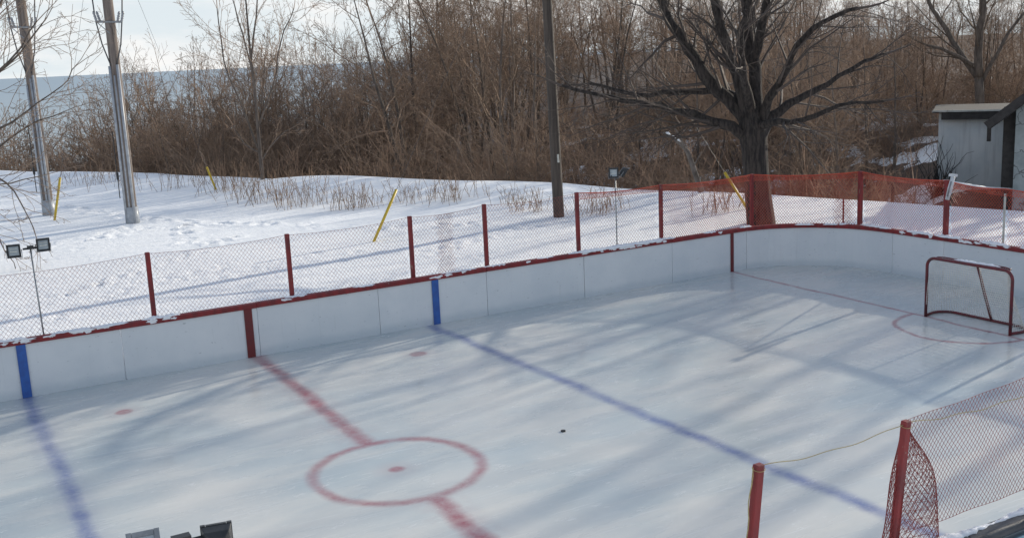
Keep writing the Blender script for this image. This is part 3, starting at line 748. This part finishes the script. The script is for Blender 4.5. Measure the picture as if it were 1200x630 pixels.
def tree_meshes(seed, Ht, kind):
    rng = random.Random(seed); S = []; TR = MB()
    if kind == 'tall':     # clear stem, ascending limbs
        r0 = Ht*.0095; P = wander(rng, Vector((0, 0, -.8)), Vector((rng.gauss(0, .05), rng.gauss(0, .05), 1)), Ht*.92, 9, .05, .05)
        TR.tube(P, [max(r0*(1-.108*i), .012) for i in range(10)], 7); branch(rng, S, wander(rng, P[-1], (P[-1]-P[-2]).normalized(), 1.5, 4, .15, .03), .012, .006, 1, 3, (4.4, 4.8, 4.2), (.3, .8), .5, .2, .02, .0055, .0)
        for j in range(17):
            f = .28+.70*j/17; q = min(f*9, 8.99); i = int(q); p = P[i].lerp(P[i+1], q-i); a = rng.uniform(0, 2*PI); e = rng.uniform(.5, 1.1)
            d = Vector((math.cos(a)*math.cos(e), math.sin(a)*math.cos(e), math.sin(e)))
            L = Ht*.36*(1.15-.75*f)*rng.uniform(.7, 1.2); rr = r0*.42*(1.1-f)
            branch(rng, S, wander(rng, p, d, L, 5, .13, .05), max(rr, .016), .007, 0, 3, (4.4, 4.8, 4.2), (.35, 1.0), .46, .22, .02, .0055)
    elif kind == 'fork':   # two or three stems, broad vase crown
        r0 = Ht*.0095; n = rng.choice((2, 3))
        for k in range(n):
            a = 2*PI*k/n+rng.uniform(-.4, .4); P = wander(rng, Vector((math.cos(a)*.12, math.sin(a)*.12, -.8)), Vector((math.cos(a)*.22, math.sin(a)*.22, 1)), Ht*rng.uniform(.75, .95), 8, .07, .04)
            TR.tube(P, [max(r0*(1-.12*i), .012) for i in range(9)], 7); branch(rng, S, wander(rng, P[-1], (P[-1]-P[-2]).normalized(), 1.5, 4, .15, .03), .012, .006, 1, 3, (4.4, 4.8, 4.2), (.3, .8), .5, .2, .02, .0055, .0)
            for j in range(10):
                f = .40+.58*j/10; q = min(f*8, 7.99); i = int(q); p = P[i].lerp(P[i+1], q-i); b_ = rng.uniform(0, 2*PI); e = rng.uniform(.3, 1.0)
                d = Vector((math.cos(b_)*math.cos(e), math.sin(b_)*math.cos(e), math.sin(e)))
                branch(rng, S, wander(rng, p, d, Ht*.36*(1.2-.75*f)*rng.uniform(.7, 1.2), 5, .17, .03), max(r0*.4*(1.1-f), .015), .007, 0, 3, (4.6, 5.0, 4.2), (.35, 1.0), .46, .22, .02, .0055)
    elif kind == 'open':   # big old tree with few twigs
        r0 = Ht*.019; P = wander(rng, Vector((0, 0, -.8)), Vector((0, 0, 1)), Ht*.85, 9, .06, .05)
        TR.tube(P, [r0*(1-.1*i) for i in range(10)], 7)
        for j in range(9):
            f = .3+.66*j/9; q = min(f*9, 8.99); i = int(q); p = P[i].lerp(P[i+1], q-i); a = rng.uniform(0, 2*PI); e = rng.uniform(.3, .9)
            d = Vector((math.cos(a)*math.cos(e), math.sin(a)*math.cos(e), math.sin(e)))
            branch(rng, S, wander(rng, p, d, Ht*.36*(1.15-.7*f), 5, .15, .04), r0*.5*(1.1-f), .016, 0, 2, (1.5, 2.0), (.35, .95), .5, .2, .03, .008)
    else:                  # shrub: many arching stems
        for k in range(22):
            a = rng.uniform(0, 2*PI); e = rng.uniform(.5, 1.4); q = rng.uniform(0, .5)
            P = wander(rng, Vector((math.cos(a)*q, math.sin(a)*q, -.4)), Vector((math.cos(a)*math.cos(e), math.sin(a)*math.cos(e), math.sin(e))), Ht*rng.uniform(.6, 1.1), 6, .2, .0)
            branch(rng, S, P, Ht*.0045, .006, 0, 3, (4.4, 4.2, 3.0), (.3, 1.1), .42, .24, .02, .005, .12)
    return TR, S
PROTO = {}
def proto(key, seed, Ht, kind):
    TR, S = tree_meshes(seed, Ht, kind)
    tm = None
    if kind != 'shrub':
        tm = bpy.data.meshes.new('trunk'); tm.from_pydata([tuple(v) for v in TR.V], [], TR.Fc); tm.materials.append(M['bark2'])
        tm.polygons.foreach_set('use_smooth', [True]*len(tm.polygons))
    cm = {}
    base = seg_mesh('crown', S)
    for t_ in ('twig', 'twigd', 'twigr'):
        c = base if t_ == 'twig' else base.copy(); c.materials.append(M[t_]); cm[t_] = c
    PROTO[key] = (tm, cm, Ht)
for i in range(3): proto(('tall', i), 11+i, 13, 'tall')
for i in range(3): proto(('fork', i), 31+i, 11, 'fork')
for i in range(2): proto(('open', i), 71+i, 15, 'open')
for i in range(4): proto(('shrub', i), 51+i, 4.2, 'shrub')
def plant(key, x, y, h, tw, label, cat, group, name, dz=0):
    tm, cm, Ht = PROTO[key]; s = h/Ht
    if tm is None:
        o = bpy.data.objects.new(name, cm[tw]); COL.objects.link(o)
    else:
        o = bpy.data.objects.new(name, None); o.empty_display_size = .2; COL.objects.link(o)
        for nm, mm in (('trunk', tm), ('crown', cm[tw])):
            c = bpy.data.objects.new(nm, mm); COL.objects.link(c); c.parent = o
    o.location = (x, y, ground(x, y)+dz); o.rotation_euler = (random.gauss(0, .03), random.gauss(0, .03), random.uniform(0, 2*PI)); o.scale = (s, s, s*random.uniform(.92, 1.08))
    return tag(o, label, cat, group)
def polar(az, r): return CAM.x+r*math.sin(az), CAM.y+r*math.cos(az)
def az_of(px): return math.atan2(ray(px, 150).x, ray(px, 150).y)

def scatter(n, px0, px1, r0, r1, hh, keys, tws, label, cat, group, name, smin=3, mind=1.6, ztop=None):
    done = []; tries = 0
    while len(done) < n and tries < n*60:
        tries += 1
        az = az_of(random.uniform(px0, px1)); r = r0+(r1-r0)*random.random()**1.2; x, y = polar(az, r)
        s = float(crest_s(x, y))
        if s < smin or any((x-a)**2+(y-b_)**2 < mind**2 for a, b_ in done): continue
        if az > az_of(1030 if name == 'shrub' else 1072) and r < 57: continue
        h = random.uniform(*hh)
        if ztop: h = max(3, ztop(az, r)-ground(x, y))
        plant(random.choice(keys), x, y, h, random.choice(tws), label, cat, group, name); done.append((x, y))
TALL = [('tall', i) for i in range(3)]; FORK = [('fork', i) for i in range(3)]; SHR = [('shrub', i) for i in range(4)]
def hz(az): return 92-.0454*(600+F*math.tan(az-YAW)-100)
def upto(v, lo=.93, hi=1.05): return lambda az, r: 5.34+r*(hz(az)-v)/F*random.uniform(lo, hi)     # crown reaching the sight line v
def rightwood(az, r): return 5.34+r*max(hz(az), 20)/F*random.uniform(.85, 1.1)+(4.0 if az < az_of(760) else 5.5 if r > 82 and az < az_of(960) else 1.5 if r > 82 else .5)*random.uniform(.35, 1.2)
# left: low brush in front of the lake
scatter(84, -50, 330, 50, 82, (3, 5.5), SHR, ['twig', 'twigr', 'twig'], 'brown bare shrub in the low brush in front of the lake', 'shrub', 'shrubs in the low brush on the left', 'shrub', 2, 1.2, upto(138))
scatter(48, 112, 320, 58, 84, (9, 12), FORK+TALL, ['twig', 'twigd'], 'slender bare tree above the low brush right of the grey utility pole', 'tree', 'slender trees above the brush', 'bare_tree', 3, 2.2, lambda a, r: upto(random.uniform(70, 105) if a < az_of(195) else random.uniform(42, 82))(a, r))
# centre-left: grey wood whose tops meet the sky
scatter(48, 300, 500, 56, 92, (12, 15), FORK+TALL, ['twigd', 'twig', 'twigd'], 'grey bare tree left of the dark wooden pole, top against the sky', 'tree', 'trees of the wood left of the dark pole', 'bare_tree', 4, 1.9, lambda a, r: upto(random.uniform(26, 56))(a, r))
scatter(40, 250, 660, 40, 66, (2.5, 6), SHR, ['twig', 'twigr', 'twigd'], 'brown shrub under the trees along the crest left of the dark pole', 'shrub', 'shrubs along the crest left of the dark pole', 'shrub', 1.2, 1.2)
# centre and right: tall dense wood
scatter(96, 480, 1260, 40, 90, (11, 16), TALL+FORK, ['twigd', 'twigr', 'twig'], 'tall brown bare tree in the dense wood behind the big maple', 'tree', 'trees of the dense wood behind the maple', 'bare_tree', 3.5, 1.9, rightwood)
scatter(84, 480, 1260, 84, 135, (13, 18), TALL+FORK, ['twigd', 'twigr', 'twigd'], 'tall brown bare tree in the dense wood behind the big maple', 'tree', 'trees of the dense wood behind the maple', 'bare_tree', 3.5, 2.5, rightwood)
scatter(56, 640, 1240, 32, 74, (2.5, 7), SHR, ['twigd', 'twigr', 'twig'], 'dark bare shrub in the thicket behind the big maple', 'shrub', 'shrubs in the thicket behind the maple', 'shrub', 1.6, 1.2)
# undergrowth: nobody could count these stems
rng = random.Random(5); S = []
for i in range(5200):
    az = az_of(rng.uniform(-60, 1270)); r = rng.uniform(30, 80); x, y = polar(az, r); s = float(crest_s(x, y))
    if s < 1.0 or (az > az_of(1080) and 34 < r < 54): continue
    z = ground(x, y)-.1; h = rng.uniform(.8, 2.6)
    P = wander(rng, Vector((x, y, z)), Vector((rng.gauss(0, .3), rng.gauss(0, .3), 1)), h, 3, .15)
    for a, c in zip(P, P[1:]): S.append((*a, *c, .011, .008))
    for k in range(4):
        a = P[rng.choice((1, 2))]; c = a+Vector((rng.gauss(0, .35), rng.gauss(0, .35), rng.uniform(.2, .6))); S.append((*a, *c, .008, .005))
tag(link('undergrowth', seg_mesh('undergrowth', S), M['twigr']), 'tangle of bare brown saplings and stems on the ravine bank', 'undergrowth', None, 'stuff')
# dry weeds on the snow crest
rng = random.Random(8); S = []
def weeds(px, n, sp, hh):
    for u, v in px:
        p = at_ground(u, v)
        for i in range(n):
            x, y = p.x+rng.gauss(0, sp), p.y+rng.gauss(0, sp*.6); z = ground(x, y)-.05; h = rng.uniform(*hh)
            P = wander(rng, Vector((x, y, z)), Vector((rng.gauss(0, .22), rng.gauss(0, .22), 1)), h, 3, .1)
            for a, c in zip(P, P[1:]): S.append((*a, *c, .009, .006))
            for k in range(rng.randint(0, 4)):
                a = P[rng.choice((1, 2))].lerp(P[3], rng.random()*.6); c = a+Vector((rng.gauss(0, .14), rng.gauss(0, .14), rng.uniform(.05, .28))); S.append((*a, *c, .005, .003))
weeds([(230, 218), (250, 225), (270, 222), (285, 232), (300, 238), (320, 235), (340, 240), (355, 242), (375, 238)], 22, .55, (.4, 1.5))
weeds([(400, 245), (420, 244), (440, 240), (470, 238), (500, 236), (530, 236), (545, 232)], 22, .5, (.35, 1.05))
weeds([(600, 240), (615, 246), (625, 248), (690, 250), (700, 252), (715, 246), (835, 250), (845, 246)], 18, .35, (.3, .9))
weeds([(90, 215), (110, 216), (130, 214), (145, 218), (190, 222)], 14, .6, (.4, 1.2))
tag(link('dry_weeds', seg_mesh('dry_weeds', S), M['straw']), 'thin dry weed stems poking through the snow along the crest', 'weeds', None, 'stuff')

def hero_tree(name, base, limbs, trunk, D, label, seed, tw, bk, dens, maxlev=3, minr=.009, depth=.9, cat='tree', snowy=False, spread=(.35, .9), lr=.42, trop=.01, rk=1.0, rl=1.0):
    """a tree whose main limbs are traced; the limbs are spread in depth so it is round"""
    rng = random.Random(seed); o = thing(name, base, label, cat)
    def P3(u, v, off=0): return at_d(u, v, D+off)
    m = MB(); tp_ = [P3(u, v) for u, v, r in trunk]
    m.tube(tp_, [r*rk*D/F for u, v, r in trunk], 14)
    S = []
    for L in limbs:
        off = L[0]; pts_ = L[1]; n = len(pts_); P = []; R = []
        for i, (u, v, r) in enumerate(pts_):
            f = i/(n-1); P.append(P3(u, v, off*f**1.1)+Vector((rng.gauss(0, .03), rng.gauss(0, .03), rng.gauss(0, .03)))); R.append(r*rk*D/F)
        Q = []; QR = []
        for i in range(n-1):
            for k in range(3):
                f = k/3; a = P[max(i-1, 0)]; b_ = P[i]; c = P[i+1]; d = P[min(i+2, n-1)]
                q = .5*((2*b_)+(c-a)*f+(2*a-5*b_+4*c-d)*f*f+(3*b_-a-3*c+d)*f**3)
                Q.append(q+Vector((rng.gauss(0, .025), rng.gauss(0, .025), rng.gauss(0, .025)))*(i > 0)); QR.append(R[i]+(R[i+1]-R[i])*f)
        Q.append(P[-1]); QR.append(R[-1])
        m.tube(Q, [q_*rl*rng.uniform(.9, 1.1) for q_ in QR], 10)
        # side branches
        Lm = sum((b_-a).length for a, b_ in zip(Q, Q[1:])); k = int(dens[0]*Lm)
        for j in range(k):
            f = .2+.8*(j+rng.random())/k; q = min(f*(len(Q)-1), len(Q)-1.01); i = int(q); p = Q[i].lerp(Q[i+1], q-i); t = (Q[i+1]-Q[i]).normalized()
            ax = rot_about(t.orthogonal(), t, rng.uniform(0, 2*PI)); d = rot_about(t, ax, rng.uniform(*spread))
            rr = min(max(minr*1.6, QR[i]*rng.uniform(.25, .5)), .06); l = rng.uniform(.75, 1.2)*(1.0+Lm*.34)*(1.2-.6*f)
            branch(rng, S, wander(rng, p, d, l, 5, .14, trop), rr, minr*.8, 0, maxlev-1, dens[1:], (.35, .95), lr, .18, trop, minr)
        branch(rng, S, wander(rng, Q[-1], (Q[-1]-Q[-2]).normalized(), 1.2, 4, .15, trop), max(QR[-1], minr), minr*.8, 0, maxlev-1, dens[1:], (.35, .95), .45, .18, trop, minr)
    m.build('trunk', M[bk], o, True)
    link('crown', seg_mesh('crown', S), M[tw], o)
    return o
# the big maple behind the corner of the boards
Dm = 31.0
pb = at_d(891, 262, Dm); gz = ground(pb.x, pb.y)
trunk = [(893, 285, 21), (892, 262, 19), (889, 235, 17.5), (886, 200, 16.5), (884, 172, 17), (882, 152, 19), (880, 138, 15), (879, 125, 10)]
limbs = [
 (-1.5, [(880, 165, 9), (862, 152, 7.5), (835, 143, 6), (800, 130, 5), (760, 122, 4), (712, 113, 3), (660, 100, 1.8)]),
 (1.8, [(878, 145, 9), (862, 118, 8), (838, 105, 5), (795, 107, 4), (745, 110, 3), (690, 98, 1.8)]),
 (.5, [(880, 148, 13), (862, 125, 10), (835, 98, 9), (812, 68, 8), (793, 38, 7), (778, 8, 6.5), (766, -30, 5), (750, -80, 3)]),
 (-.8, [(880, 145, 11), (872, 115, 9), (858, 75, 7), (845, 35, 6), (836, -5, 5), (828, -60, 3)]),
 (1.2, [(884, 150, 13), (886, 110, 10), (882, 65, 8.5), (877, 25, 8), (872, -10, 7), (868, -70, 4)]),
 (-1.2, [(883, 75, 6), (890, 45, 6), (898, 10, 5), (908, -40, 3.5)]),
 (1.5, [(890, 160, 9), (905, 138, 7), (935, 118, 5), (970, 98, 3.5), (1010, 72, 2.2), (1040, 62, 1.4)]),
 (-1.8, [(890, 150, 8), (902, 118, 6), (915, 88, 5), (935, 55, 4), (965, 25, 3), (1005, 10, 2)]),
 (-3.0, [(886, 150, 7), (905, 145, 5), (940, 140, 3.5), (985, 122, 2.2), (1035, 118, 1.3)]),
 (-3.4, [(882, 140, 8), (872, 95, 5), (868, 50, 4.5), (880, 0, 3.5), (885, -50, 2)]),
]
hero_tree('maple_tree', (pb.x, pb.y, gz), limbs, trunk, Dm, 'big dark bare maple with spreading limbs behind the rink corner', 3, 'twigg', 'bark', (2.6, 3.6, 3.4), 3, .0062, rk=.88, rl=.97)
# slim tree on the crest at the left
hero_tree('slender_tree', at_d(308, 240, 47), [(.5, [(303, 175, 2.2), (285, 130, 1.6), (262, 70, 1.3), (255, 10, 1)]), (-.8, [(302, 150, 2), (318, 100, 1.5), (330, 50, 1.2), (345, 10, .8)]), (.8, [(296, 90, 1.8), (285, 40, 1.3), (272, -5, 1)]), (.2, [(294, 70, 2), (300, 20, 1.5), (308, -30, 1)]), (1, [(305, 190, 1.6), (322, 165, 1.2), (338, 150, .8)]), (-.6, [(304, 180, 1.6), (285, 168, 1.2), (272, 148, .8)])],
 [(311, 248, 4.5), (308, 215, 4), (304, 170, 3.4), (299, 110, 2.8), (293, 60, 2.2), (288, 0, 1.4)], 47, 'slender tan bare tree rising alone from the snow crest, its top in the sky', 9, 'twig', 'bark2', (2.4, 3.6, 3.2), 3, .007, trop=.04, rk=.6)
# tree outside the left edge whose branches reach in
hero_tree('overhanging_tree', at_z(-75, 330, .3), [
 (0, [(-70, 150, 5), (-30, 60, 3.5), (0, 10, 2.6), (25, -30, 2)]), (-.8, [(-72, 190, 4.5), (-30, 120, 3), (10, 70, 2), (42, 25, 1.2)]), (.8, [(-72, 170, 4.5), (-20, 100, 3), (20, 60, 2), (55, 20, 1.2)]),
 (-.4, [(-74, 200, 4.5), (-20, 165, 2.8), (30, 128, 1.8), (70, 105, 1.2), (90, 78, .9)]), (.6, [(-74, 210, 4), (-20, 185, 2.6), (25, 150, 1.7), (75, 130, 1)]), (-1, [(-75, 225, 4), (-20, 205, 2.4), (20, 225, 1.5), (38, 268, .9)]),
 (1, [(-75, 235, 3.6), (-30, 222, 2.2), (10, 216, 1.4), (55, 205, .9)]), (-.5, [(-74, 240, 3.2), (-25, 262, 1.8), (0, 280, 1.2), (20, 318, .8)])],
 [(-78, 345, 9), (-77, 300, 8), (-75, 230, 7), (-72, 160, 6), (-68, 90, 4.5), (-64, 20, 3)], 32, 'bare tree just outside the left edge, its thin branches reaching into the sky', 15, 'twigd', 'bark2', (2.0, 2.6, 2.4), 3, .0065, spread=(.3, .8), rk=.5)
# thick trunk above the shed and a leaning dead snag
hero_tree('forked_tree', at_d(1150, 200, 56), [(.8, [(1147, 90, 6), (1130, 70, 5), (1108, 35, 4), (1085, -5, 3.4), (1070, -50, 2.4)]), (-.6, [(1148, 90, 7), (1146, 45, 6), (1152, 5, 5), (1150, -50, 3)]), (1, [(1148, 100, 4), (1168, 60, 3), (1190, 25, 2.4), (1215, 0, 1.6)]), (-1, [(1140, 78, 4), (1112, 60, 2.8), (1085, 52, 1.8)])],
 [(1150, 215, 9), (1149, 170, 8), (1148, 115, 7.5), (1147, 85, 7)], 56, 'thick dark forked tree standing directly behind the grey shed', 21, 'twigd', 'bark2', (2.0, 3.2, 3.0), 3, .0075, trop=.03, rk=.62)
sn = thing('dead_snag', at_d(815, 208, 36), 'broken pale dead trunk leaning in the brush left of the maple', 'dead tree')
m = MB(); m.tube([at_d(822, 225, 36), at_d(812, 195, 36), at_d(806, 178, 36.1), at_d(799, 170, 36.2), at_d(790, 163, 36.2), at_d(776, 155, 36.4)], [.10, .09, .075, .06, .04, .02], 8); m.build('trunk', M['deadwood'], sn, True)
m = MB(); m.tube([at_d(803, 174, 36), at_d(796, 158, 36.2), at_d(789, 148, 36.4)], [.035, .025, .012], 6); m.tube([at_d(812, 196, 36), at_d(822, 178, 35.7)], [.03, .012], 6); m.build('limb', M['deadwood'], sn, True)
m = MB()
for f in (.1, .35, .6):
    a = at_d(800, 170.5, 36.15).lerp(at_d(776, 154, 36.4), f); c = at_d(800, 170.5, 36.15).lerp(at_d(776, 154, 36.4), f+.22); m.tube([a+Vector((0, 0, .07)), a.lerp(c, .5)+Vector((0, 0, .075)), c+Vector((0, 0, .05))], [.02, .05, .02], 6)
m.build('snow_crust', M['snow'], sn, True)

# trees outside the frame to the right: they throw the long shadows over the ice
for i, (x, y, h, k) in enumerate(((36, 5.0, 17, ('open', 0)), (41, 5.2, 19, ('open', 1)), (33, 2.2, 16, ('open', 1)), (45, 4.6, 20, ('open', 0)), (36, -.8, 17, ('open', 0)), (43, -.6, 19, ('open', 1)),
                                  (34, -4.2, 15, ('open', 1)), (48, 8.5, 19, ('open', 1)), (50, .8, 18, ('fork', 1)), (54, 6.5, 18, ('fork', 2)))):
    o = plant(k, x, y, h, 'twigd', 'bare tree beyond the right edge of the photo, shading the ice', 'tree', 'trees beyond the right edge', 'bare_tree')

# ------------------------------------------------------------------ utility poles
def utility_pole(px_base, px_top, top_h, r0, r1, mat, label, conduits, gear):
    b0 = at_ground(*px_base); gz_ = ground(b0.x, b0.y); q = at_y(*px_top, b0.y)
    ax = (q-Vector((b0.x, b0.y, gz_))).normalized(); base = Vector((b0.x, b0.y, gz_))
    o = thing('utility_pole', base, label, 'utility pole')
    n = 12; m = MB(); m.tube([base+ax*(top_h*i/n-.4*(i == 0)) for i in range(n+1)], [r0+(r1-r0)*i/n for i in range(n+1)], 14); m.build('pole', M[mat], o, True)
    return o, base, ax
side = RT.copy()
def pole_point(base, ax, px, py):
    # height along the pole that appears at pixel row py
    best = min((abs((lambda v: 315-F*(v.dot(UP)/v.dot(FW)))(base+ax*h-CAM)-py), h) for h in np.linspace(0, 14, 561)); return best[1]
def dress_pole(o, base, ax, y_top, y_cond, ydev, cs):
    hc = pole_point(base, ax, 0, y_cond); hd = pole_point(base, ax, 0, ydev)
    front = -Vector((FW.x, FW.y, 0)).normalized()
    for dx, rr, hh in cs:
        m = MB(); off = front*(.17)+side*dx
        m.tube([base+off-ax*.1, base+off*.97+ax*hh*.5, base+off*.93+ax*hh], rr, 8); m.build('conduit', M['pvc'], o, True)
    # crossarm with insulators, cutouts and drop cables
    arm = base+ax*hd+front*.16
    m = MB(); m.tube([arm-side*.42, arm+side*.46], .035, 6); m.tube([arm-side*.4+Vector((0, 0, .01)), arm+side*.02-Vector((0, 0, .38))], .015, 5); m.build('crossarm', M['grey'], o)
    for dx in (-.38, -.27, .30, .43):
        m = MB(); a = arm+side*dx
        pr = [(0, .03), (.05, .045), (.07, .03), (.12, .05), (.14, .03), (.19, .05), (.21, .03), (.27, .045), (.34, .02)]
        tl = side*(.10 if dx > 0 else -.08)
        m.tube([a+Vector((0, 0, h))+tl*(h/.34) for h, r in pr], [r for h, r in pr], 8); m.build('insulator', M['porcelain'], o, True)
    m = MB()
    for dx, up_ in ((-.42, 2.2), (.46, 2.2)):
        a = arm+side*dx; e = base+ax*(hc)+front*.15+side*(.10 if dx > 0 else -.08)
        m.tube([e, e.lerp(a, .5)+side*(dx*.1), a+Vector((0, 0, .1)), a+side*(.25 if dx > 0 else -.06)+Vector((0, 0, up_))], .022, 6)
    for dx in (.1, .25):
        a = arm+side*(dx+.1); c = arm+side*dx-Vector((0, 0, .0)); m.tube([a+Vector((0, 0, .0)), a.lerp(c, .5)-Vector((0, 0, .42)), c-side*.1], .008, 5)
    m.build('drop_cable', M['wire'], o, True)
    m = MB(); hb = 1.6; bx = base+ax*hb-side*.33+front*.05
    m.tube([bx-Vector((0, 0, .75)), bx+Vector((0, 0, 1.5))], .016, 6); m.box(bx, (.035, .05, .12)); m.tube([bx, bx+side*.25], .012, 5); m.build('switch_rod', M['black'], o)
    m = MB(); m.tube([base+ax*-.1, base+ax*.55], [.24, .22], 14); m.build('base_guard', M['pvc'], o, True)
o, pb1, ax1 = utility_pole((156, 261), (126, 0), 11.5, .19, .15, 'polewood', 'weathered utility pole with grey conduits and insulators, right of its twin', None, None)
dress_pole(o, pb1, ax1, 0, 78, 26, [(-.14, .045, pole_point(pb1, ax1, 0, 78)), (0.0, .035, pole_point(pb1, ax1, 0, 78)-.3), (.14, .05, pole_point(pb1, ax1, 0, 76))])
o, pb2, ax2 = utility_pole((58, 252), (24, 0), 11.5, .19, .15, 'polewood', 'weathered utility pole with conduits at the far left, behind branches', None, None)
dress_pole(o, pb2, ax2, 0, 86, 32, [(-.12, .035, pole_point(pb2, ax2, 0, 100)), (.05, .04, pole_point(pb2, ax2, 0, 92)), (.15, .04, pole_point(pb2, ax2, 0, 88))])
o, pb3, ax3 = utility_pole((655, 254), (641, 0), 10.8, .17, .13, 'polebrown', 'tall dark wooden utility pole rising behind the far boards near the centre', None, None)
m = MB(); arm = pb3+ax3*10.2; m.tube([arm-Vector((1.1, 0, 0)), arm+Vector((1.1, 0, 0))], .06, 6); m.build('crossarm', M['polebrown'], o)
m = MB(); m.tube([pb3+ax3*1.7+Vector((-.02, -.175, 0)), pb3+ax3*1.95+Vector((-.02, -.17, 0))], .03, 6); m.build('tag_plate', M['trim'], o)
# guy wires with yellow guards
def guy(px_foot, px_guard, top, label):
    f = at_ground(*px_foot); d = (Vector(top)-f); 
    o = thing('guy_wire', f, label, 'guy wire')
    # guard ends where it appears to end
    best = min((abs((lambda v: 315-F*(v.dot(UP)/v.dot(FW)))(f+d*t-CAM)-px_guard[1]), t) for t in np.linspace(0, .6, 601))[1]
    n = d.normalized()
    m = MB(); m.tube([f-n*.15, f+d*best], .042, 8); m.build('guard', M['yellow'], o, True)
    m = MB(); m.tube([f+d*best, f+d], .005, 5); m.build('cable', M['wire'], o)
guy((64, 258), (69, 208), pb1+ax1*10.5+Vector((.0, .0, 0)), 'yellow guy wire guard standing beside the far left utility pole')
guy((253, 222), (238, 196), pb1+ax1*10.6, 'yellow guy wire guard leaning in the brush right of the grey utility poles')
guy((438, 283), (465, 222), pb3+ax3*10.4, 'yellow guy wire guard leaning on open snow left of the dark pole')
guy((876, 245), (846, 202), pb3+ax3*10.0, 'yellow guy wire guard leaning beside the big maple trunk')

# ------------------------------------------------------------------ shed and house at the right
def quad_wall(mb, P): mb.add(P, [(0, 1, 2, 3)])
Ds = 48
sh = thing('shed', at_d(1140, 210, Ds), 'pale grey flat-roofed shed in the trees behind the netting', 'shed')
A = at_d(1098, 206, Ds); B = at_d(1186, 206, Ds); zt_ = at_d(1098, 132, Ds).z; t = (B-A); t.z = 0; L = t.length; t.normalize(); n = Vector((-t.y, t.x, 0))
R = Matrix.Rotation(math.atan2(t.y, t.x), 3, 'Z'); zb = min(A.z, ground(A.x, A.y))-.4
c = A+t*(L/2+.6)+n*1.8
m = MB(); m.box((c.x, c.y, (zb+zt_)/2), (L/2+.6, 1.8, (zt_-zb)/2), R); m.build('wall', M['shedwall'], sh)
m = MB(); m.box((c.x, c.y, zt_+.05), (L/2+.85, 2.1, .05), R); bevel(m.build('roof', M['timber_shade'], sh), .02)
m = MB(); cc = c-n*2.13; m.box((cc.x, cc.y, zt_+.07), (L/2+.87, .03, .035), R); m.build('fascia', M['trim'], sh)
m = MB(); cq = c-n*2.02; m.box((cq.x, cq.y, zt_-.14), (L/2+.5, .10, .14), R); m.build('eave_board', M['timber_shade'], sh)  # dark strip stands in for the shadow band under the roof edge
m = MB()
rng = random.Random(4)
for k in range(60):   # dead creeper up the left corner
    q = A+t*rng.uniform(-.1, .15+.25*(k % 4 == 0))-n*rng.uniform(.05, .2); q.z = zb; pts_ = wander(rng, q, Vector((rng.gauss(0, .1), rng.gauss(0, .1), 1)), rng.uniform(1.0, 3.2), 9, .22, .16); m.tube(pts_, [.022, .022, .02, .018, .016, .014, .012, .01, .008, .006], 5)
m.build('creeper', M['timber_shade'], sh)
Dh = 42
e0 = at_d(1163, 131, Dh); w0 = at_d(1186, 236, Dh)
hs = thing('house', (w0.x, w0.y, w0.z), 'cracked pale stucco house with dark sloping roof at the right edge', 'house')
va = az_of(1190)+.10; n = Vector((math.sin(va), math.cos(va), 0)); t = Vector((n.y, -n.x, 0))
WH = 3.2; ez = e0.z; zb = min(w0.z, ground(w0.x, w0.y))-.6
a = Vector((w0.x, w0.y, 0)); wt_ = ez+.15; rz = ez+2.2
def hp(s, q, z): v = a+t*s+n*q; return Vector((v.x, v.y, z))
m = MB(); pr = [hp(0, 0, zb), hp(WH, 0, zb), hp(WH, 0, wt_), hp(WH/2, 0, wt_+WH/2*.81), hp(0, 0, wt_)]
pk_ = [p_+n*6 for p_ in pr]; m.add(pr+pk_, [(0, 1, 2, 3, 4), (9, 8, 7, 6, 5)]+[(i, 5+i, 5+(i+1) % 5, (i+1) % 5) for i in range(5)]); m.build('wall', M['stucco'], hs)
for sg in (0, 1):
    m = MB(); th = .12; ov = .85
    def rp_(s, q, dz): 
        ss = s if sg == 0 else WH-s
        return hp(ss, q, wt_+.06+s*.81+dz)
    V = [rp_(-ov, -.7, 0), rp_(WH/2, -.7, 0), rp_(WH/2, 6.5, 0), rp_(-ov, 6.5, 0), rp_(-ov, -.7, th), rp_(WH/2, -.7, th), rp_(WH/2, 6.5, th), rp_(-ov, 6.5, th)]
    m.add(V, [(0, 1, 2, 3), (7, 6, 5, 4), (0, 4, 5, 1), (1, 5, 6, 2), (2, 6, 7, 3), (3, 7, 4, 0)]); m.build('roof', M['roof'], hs)
m = MB(); m.tube([hp(-.84, -.74, wt_-.60), hp(WH/2, -.74, wt_+WH/2*.81+.08)], .2, 4); m.build('bargeboard', M['timber_shade'], hs)
m = MB(); m.box(hp(-.22, .35, (zb+wt_)/2), (.2, .12, (wt_-zb)/2), Matrix.Rotation(math.atan2(t.y, t.x), 3, 'Z')); m.build('corner_post', M['timber_shade'], hs)  # recessed side wall, its shade put in as a dark colour
m = MB(); m.box(hp(-.78, -.6, wt_-.85), (.05, .05, .3)); m.build('bracket', M['timber_shade'], hs)
# pipe from the work light to the house
pi_ = MB(); pa = at_x(1106, 211.5, 14.5); pe = hp(.02, -.05, at_d(1186, 221, Dh).z)
pi_.tube([pa, pa.lerp(pe, .5)-Vector((0, 0, .05)), pe], .022, 6)
tag(pi_.build('conduit_pipe', M['silver'], None, True), 'thin white pipe running from the work light post to the house', 'pipe')
